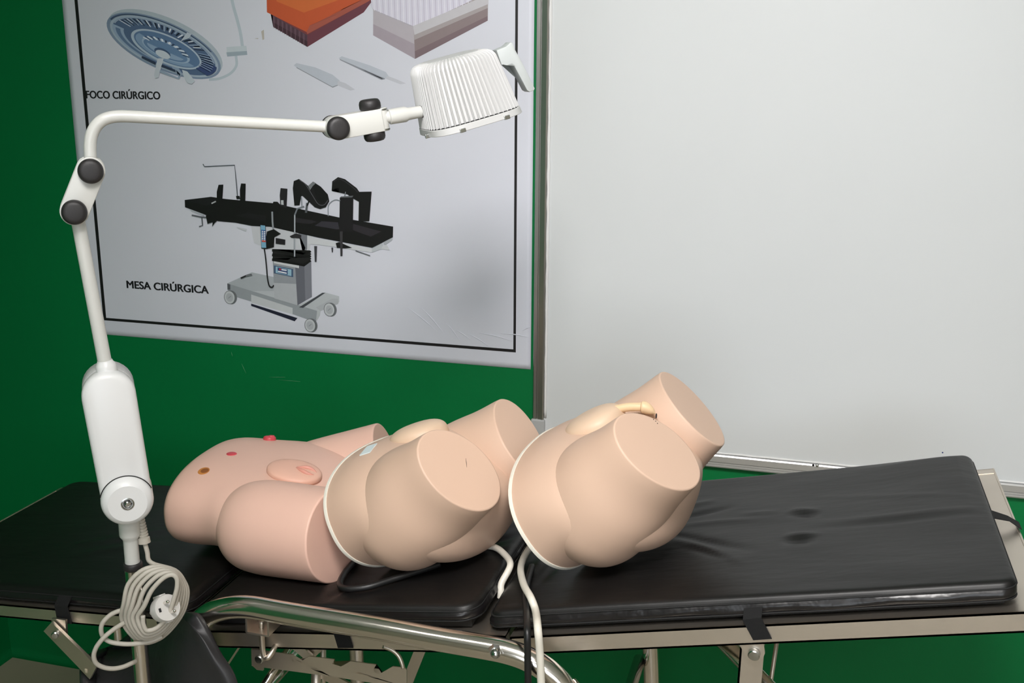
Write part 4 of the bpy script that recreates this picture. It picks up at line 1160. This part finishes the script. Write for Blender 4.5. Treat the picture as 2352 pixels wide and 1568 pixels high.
# spring housing and pivot disc
A_, B_ = L(250, 903), L(291, 1134)
al = (B_ - A_).normalized(); sdv = LN.cross(al).normalized(); wA = rad(117, A_)
TH_ = .046
bm = B(); bev_prism(bm, stadium(A_ - LN * .010, B_ - LN * .010, wA, sdv, al, 16, rad(110, B_)), LN * .035, .009); hs = put('spring_housing', bm, M_WHOUS, lamp, sharp=.9)
bm = B(); bev_prism(bm, stadium(A_ - LN * .056, B_ - LN * .056, wA * .985, sdv, al, 16, rad(108, B_)), LN * .0475, .006); put('housing_back', bm, M_WPLAS, hs, sharp=.9)
bm = B(); ar = []
for k in range(25):
    t_ = math.radians(-72 + 6 * k); ar.append(B_ + LN * .0252 - al * (wA * 1.015 * math.cos(t_)) + sdv * (wA * 1.015 * math.sin(t_)))
add_tube(bm, ar, .0009, 6); put('joint_groove', bm, M_DARK, hs)
bm = B(); add_lathe(bm, B_ - LN * .036, LN, [(0, wA * .85), (.006, wA * .97), (.012, wA), (.062, wA), (.069, wA * .965), (.074, wA * .88), (.0765, wA * .76), (.077, wA * .74), (.077, 0)], 56); pv = put('pivot_disc', bm, M_WHOUS, lamp, sharp=.5)
s0 = B_ + LN * .0412; r_ = rad(29, B_)
bm = B(); add_lathe(bm, s0 - LN * .003, LN, [(0, r_), (.0035, r_), (.004, r_ * .85), (.0025, r_ * .72), (.0025, 0)], 32); put('screw_ring', bm, M_BOLT, pv, sharp=.5)
bm = B(); add_lathe(bm, s0 - LN * .003, LN, [(0, r_ * .70), (.0028, r_ * .70), (.0028, 0)], 28); put('screw_recess', bm, M_DARK, pv, sharp=.5)
bm = B(); add_lathe(bm, s0 - LN * .002, LN, [(0, r_ * .48), (.0035, r_ * .46), (.005, r_ * .3), (.0052, 0)], 24); put('screw', bm, M_BOLT, pv, sharp=.5)
# lower arm tube with collar
ca_, cb_ = L(245, 848), L(241, 830)
bm = B(); dd = (cb_ - ca_).normalized(); add_lathe(bm, ca_ - dd * .01, dd, [(0, rad(44, ca_)), (.014, rad(46, ca_)), (.018, rad(43, ca_)), (.021, rad(36, ca_)), (.024, rad(33, ca_))], 32); put('arm_collar', bm, M_WHOUS, lamp, sharp=.9)
t0, t1 = L(242, 838), L(176, 490)
bm = B(); add_tube(bm, [t0, t1], [rad(31, t0), rad(31, t1)], 28); put('lower_arm', bm, M_WHITE, lamp, sharp=.9)
# elbow link with two knobs
k1, k2 = L(171, 483), L(208, 390)
al2 = (k2 - k1).normalized(); sd2 = LN.cross(al2).normalized()
w_ = rad(63, k1)
for off in (.010, -.016):
    bm = B(); bev_prism(bm, stadium(k1 + LN * off, k2 + LN * off, w_, sd2, al2, 14), LN * .006, .0014); put('elbow_link', bm, M_WHITE, lamp, sharp=.9)
bm = B(); add_cyl(bm, k1 - LN * .012, k1 + LN * .012, w_ * .8, None, 32); put('elbow_core', bm, M_WHITE, lamp, sharp=.6)
bm = B(); add_cyl(bm, k2 - LN * .012, k2 + LN * .012, w_ * .8, None, 32); put('elbow_core', bm, M_WHITE, lamp, sharp=.6)
def knob(c, n, r, h, name='knob'):
    bm = B(); add_lathe(bm, c, n, [(0, r * .92), (h * .15, r), (h * .55, r), (h * .8, r * .93), (h * .95, r * .8), (h, r * .6), (h * 1.02, r * .3), (h * 1.02, 0)], 44); put(name, bm, M_RUBBER, lamp, label='black round clamping knob')
for kk in (k1, k2):
    knob(kk + LN * .016, LN, rad(56, kk), .014); knob(kk - LN * .016, -LN, rad(56, kk), .014)
# upper bent tube
up = [L(208, 385), L(207.5, 360), L(207, 335), L(210, 312), L(219, 292), L(234, 277), L(253, 269.5), L(275, 267), L(300, 267.5), L(500, 278), L(752, 291)]
bm = B(); pth = [up[0]] + smooth_path(up[1:9], 6) + up[9:]
add_tube(bm, pth, rad(27.5, L(400, 275)), 28); put('upper_arm', bm, M_WHITE, lamp, sharp=.9)
# wrist block
k3 = L(770, 293); e3 = L(874, 274.5)
al3 = (e3 - k3).normalized(); sd3 = LN.cross(al3).normalized()
hw = rad(53, k3)
bm = B()
pts = [k3 + sd3 * (hw * math.cos(PI * i / 12)) - al3 * (hw * math.sin(PI * i / 12)) for i in range(13)] + [e3 - sd3 * hw * .97, e3 + sd3 * hw * .97]
bev_prism(bm, [p_ - LN * .016 for p_ in pts], LN * .032, .0016); put('wrist_block', bm, M_WHITE, lamp, sharp=.6)
knob(k3 + LN * .016, LN, rad(53, k3), .013); knob(k3 - LN * .016, -LN, rad(53, k3), .013)
kv = L(855, 277); upv = (L(850, 245) - L(860, 309)).normalized()
knob(kv + upv * (hw * .98), upv, rad(50, kv), rad(46, kv)); knob(kv - upv * (hw * .98), -upv, rad(50, kv), rad(42, kv))
bm = B(); ce = L(879, 274); add_cyl(bm, ce - upv * hw, ce + upv * hw, .0085, None, 24, .001); sw = put('swivel', bm, M_WHITE, lamp, sharp=.6)
for s_ in (-1, 1):
    bm = B(); add_cyl(bm, ce + upv * (s_ * hw * .93), ce + upv * (s_ * hw * .80), .0092, None, 24); put('washer', bm, M_BOLT, sw, sharp=.6)
# neck
n0, n1 = L(884, 270), L(972, 255.5)
dn = (n1 - n0).normalized(); Ln = (n1 - n0).length
f = lambda x: (x - 884) / 88 * Ln
bm = B(); add_lathe(bm, n0, dn, [(0, rad(27, n0)), (f(893), rad(27, n0)), (f(894), rad(35, n0)), (f(930), rad(36, n0)), (f(937), rad(29, n0)), (f(968), rad(27, n1)), (Ln, rad(27, n1))], 32); nk = put('neck', bm, M_WHITE, lamp, sharp=.6)
bm = B(); add_lathe(bm, n0 + dn * f(967), dn, [(0, rad(29, n1)), (f(974) - f(967), rad(29, n1))], 32); put('neck_seal', bm, M_RUBBER, nk, sharp=.6)
# lamp head: ribbed bucket
hc_t, hc_b = L(1034, 128), L(1081, 282)
hd = (hc_b - hc_t)
hx_ = (L(1187, 257) - L(980, 318)); 
wx_b = hx_.length / 2 * .985; wx_t = (L(1117, 106) - L(950, 162)).length / 2
ex = hx_.normalized(); ey = (hd - ex * hd.dot(ex)).normalized(); ez = ex.cross(ey)
if ez.dot(LN) < 0: ez = -ez
Hh = (hc_b - hc_t).length
lean = (hd - ey * hd.dot(ey)) / Hh       # sideways lean of the axis
NRIB = 30; RIBD = .0042
_OUT = {}
def outline(n_e, N=512):
    if n_e in _OUT: return _OUT[n_e]
    P = []
    for i in range(6001):
        th = 2 * PI * i / 6000; ca, sa = math.cos(th), math.sin(th)
        q = (abs(ca) ** n_e + abs(sa) ** n_e) ** (-1 / n_e)
        P.append((q * ca, q * sa))
    D = [0]
    for a, b in zip(P, P[1:]): D.append(D[-1] + math.hypot(b[0] - a[0], b[1] - a[1]))
    out = []; k = 0
    for i in range(N):
        t = D[-1] * i / N
        while D[k + 1] < t: k += 1
        out.append(P[k])
    _OUT[n_e] = out
    return out
def head_ring(t, k=1.0, ribs=True, sub=8, inset=0.0, n_e=3.6):
    """t 0 top .. 1 rim top; rounded box outline with ribs on all sides"""
    c = hc_t + hd * t
    hw_ = (wx_t + (wx_b - wx_t) * (t ** .9 if t > 0 else 0)) * k - inset
    dw_ = hw_ * .86
    out = []
    for i, (x, z) in enumerate(outline(n_e)):
        rib = 0
        if ribs:
            ph = (i % sub) / sub
            rib = RIBD * max(0, min(1, 1.6 - abs(ph - .5) / .14))
        out.append(c + ex * (x * (hw_ + rib - RIBD * ribs)) + ez * (z * (dw_ + rib - RIBD * ribs)))
    return out
bm = B()
T0 = .905
R_ = [head_ring(0.0, .45, False), head_ring(.006, .66, False), head_ring(.014, .78), head_ring(.03, .88), head_ring(.055, .945), head_ring(.085, .98), head_ring(.12, 1.0)] + [head_ring(.12 + (T0 - .12) * k / 8) for k in range(1, 9)]
loft(bm, R_)
shell = put('head_housing', bm, M_WPLAS, lamp, sharp=.2)
bm = B()
R_ = [head_ring(T0 + .006, .96, False), head_ring(T0 + .006, 1.0, False), head_ring(T0 + .012, 1.008, False), head_ring(1.0, 1.008, False), head_ring(1.006, .998, False), head_ring(1.006, .93, False), head_ring(.985, .92, False)]
loft(bm, R_); rim = put('head_rim', bm, M_WPLAS, lamp, sharp=.5)
bm = B(); loft(bm, [head_ring(.975, .95, False), head_ring(.992, .925, False)]); put('lens', bm, M_GLASS, lamp, sharp=.5)
bm = B(); loft(bm, [head_ring(T0 - .006, .985, False), head_ring(T0 + .008, .985, False)]); put('rim_joint', bm, M_DARK, rim)
for px_, py_ in ((1061, 293), (1162, 263), (983, 314)):
    d = ray(px_, py_).normalized(); c_ = L(px_, py_, .055)
    bm = B()
    # clip sits on the rim face nearest to the viewer
    best = min((p_ for p_ in head_ring(.985, 1.02, False)), key=lambda p_: (p_ - CAM).cross(d).length + (0 if (p_ - hc_b).dot(ez) > 0 else 1))
    add_box(bm, best, (.009, .005, .006), Matrix((ex, ez, ey)).transposed(), .0006); put('rim_clip', bm, M_BOLT, rim, smooth=False)
# mounting boss where the neck meets the housing
bm = B(); bc = n1 + dn * .004; add_lathe(bm, bc - dn * .004, dn, [(0, rad(30, n1)), (.004, rad(38, n1)), (.03, rad(44, n1))], 28); put('neck_boss', bm, M_WPLAS, shell, sharp=.7)
# grip
gp = [(1128, 116), (1150, 107), (1157, 101), (1160, 97.5), (1165, 98.5), (1172, 116), (1192, 153), (1216, 202), (1214, 207), (1204, 210.5), (1198, 207), (1184, 180), (1169, 153), (1162, 148), (1152, 147), (1140, 150)]
bm = B(); P_ = [L(a, b_, -.012) for a, b_ in gp]; bev_prism(bm, P_, LN * .024, .002); bmesh.ops.triangulate(bm, faces=[f for f in bm.faces if len(f.verts) > 4]); put('grip', bm, M_WGREY, lamp, sharp=.6)
# power cord: boot, hanging run, coil, plug
RC = rad(10.5, LP0)
bm = B(); b0, b1 = L(320, 1172, -.004), L(332, 1246, .002); dd = (b1 - b0).normalized(); Lb = (b1 - b0).length
pr = [(0, .0052)]
for k in range(8):
    s_ = Lb * (.1 + .72 * k / 8); rr_ = .0056 + .0022 * k / 8
    pr += [(s_, rr_), (s_ + Lb * .045, rr_), (s_ + Lb * .05, rr_ - .0013), (s_ + Lb * .085, rr_ - .0013)]
pr += [(Lb * .84, .0088), (Lb, .0092)]
add_lathe(bm, b0, dd, pr, 24)
cord = put('power_cord', bm, M_CORD, lamp, sharp=.6)
z4 = lambda a, b_, off: L(244 + a / 5.09, 1264 + b_ / 5.09, off)
L1_ = [(150, 620), (200, 380), (380, 212), (600, 175), (800, 230), (915, 370), (950, 500), (905, 700), (780, 890), (620, 1030), (430, 1075), (270, 955), (180, 790)]
L6_ = [(452, 650), (540, 470), (670, 330), (770, 285), (825, 330), (825, 430), (795, 540), (745, 690), (690, 800), (590, 900), (480, 930), (440, 860), (436, 760)]
bm = B()
path = [b1 + dd * -.004, L(338, 1266, .006), L(347, 1292, .010)]
NL = 6
raw = []
for k in range(NL):
    f = [0, .17, .34, .52, .74, .97][k]
    jj = [0, .5, -.3, .4, -.2, .0][k]
    for i, (p1_, p6_) in enumerate(zip(L1_, L6_)):
        a = p1_[0] + (p6_[0] - p1_[0]) * f; b_ = p1_[1] + (p6_[1] - p1_[1]) * f
        ang = 2 * PI * i / 13
        fr = f + (i / 13) * .15
        a += 12 * math.sin(ang * 2 + k * 1.9) * jj * .7; b_ += 9 * math.cos(ang + k * 2.3) * jj
        raw.append(z4(a, b_, .026 + .0075 * k + .003 * math.sin(ang + k)))
start = raw.index(raw[3])
coil = smooth_path(path + raw[4:] , 5)
add_tube(bm, coil, RC, 12)
put('cord_coil', bm, M_CORD, cord)
z5 = lambda a, b_, off: L(180 + a / 5.6, 1400 + b_ / 5.6, off)
bm = B()
add_tube(bm, smooth_path([z5(620, -10, .03), z5(500, 22, .027), z5(400, 75, .026), z5(315, 165, .026), z5(292, 255, .026), z5(318, 345, .025), z5(400, 408, .026), z5(540, 436, .030), z5(700, 440, .036), z5(850, 420, .040), z5(960, 392, .042), z5(1080, 340, .042)], 6), RC, 12)
add_tube(bm, smooth_path([z5(700, 110, .036), z5(560, 185, .030), z5(430, 270, .030), z5(320, 365, .032), z5(232, 480, .032), z5(198, 590, .031), z5(228, 685, .030), z5(320, 738, .029), z5(440, 756, .028), z5(570, 735, .025), z5(690, 685, .018), z5(760, 650, .0), z5(800, 600, -.018), z5(840, 470, -.022), z5(860, 380, -.02)], 6), RC, 12)
put('cord_loop', bm, M_CORD, cord)
# plug
c0_ = z4(720, 665, .066); pd = (V(.80, -.42, .10)).normalized()
pd = (z4(752, 655, .10) - z4(560, 720, .05)).normalized()
bm = B(); rP = rad(62, c0_)
add_lathe(bm, c0_ - pd * .030, pd, [(-.016, rP * .30), (-.008, rP * .42), (.006, rP * .72), (.010, rP * .97), (.028, rP), (.030, rP * .96), (.030, 0)], 28)
sdp = pd.cross(V(0, 0, 1)).normalized(); upp = sdp.cross(pd)
for s_ in (-1, 1):
    add_box(bm, c0_ - pd * .018 + upp * (s_ * rP * .93), (.010, .026, .006), Matrix((sdp, pd, upp)).transposed(), .001)
add_lathe(bm, c0_ - pd * .062, pd, [(0, RC * 1.1), (.006, RC * 1.4), (.026, RC * 1.8)], 20)
pg = put('plug', bm, M_PLUG, cord, sharp=.6)
for s_ in (-1, 1):
    bm = B(); q = c0_ + (upp * .72 + sdp * .25).normalized() * (s_ * rP * .42); add_lathe(bm, q - pd * .002, pd, [(0, .0024), (.015, .0024), (.0168, .0018), (.0175, .0006)], 16); put('plug_pin', bm, M_CHROME, pg, sharp=.9)
bm = B(); add_box(bm, c0_ + sdp * rP * .62, (.0035, .0012, .006), Matrix((sdp, pd, upp)).transposed()); put('earth_contact', bm, M_DARK, pg, smooth=False)

# ------------------------------------------------------------------ view
vs = SC.view_settings
SC.display_settings.display_device = 'sRGB'
vs.view_transform = 'Standard'; vs.look = 'None'; vs.gamma = 1.0; vs.exposure = 0.0
vs.use_curve_mapping = False
SC.cycles.use_denoising = True
SC.cycles.max_bounces = 8
SC.cycles.sample_clamp_indirect = 6
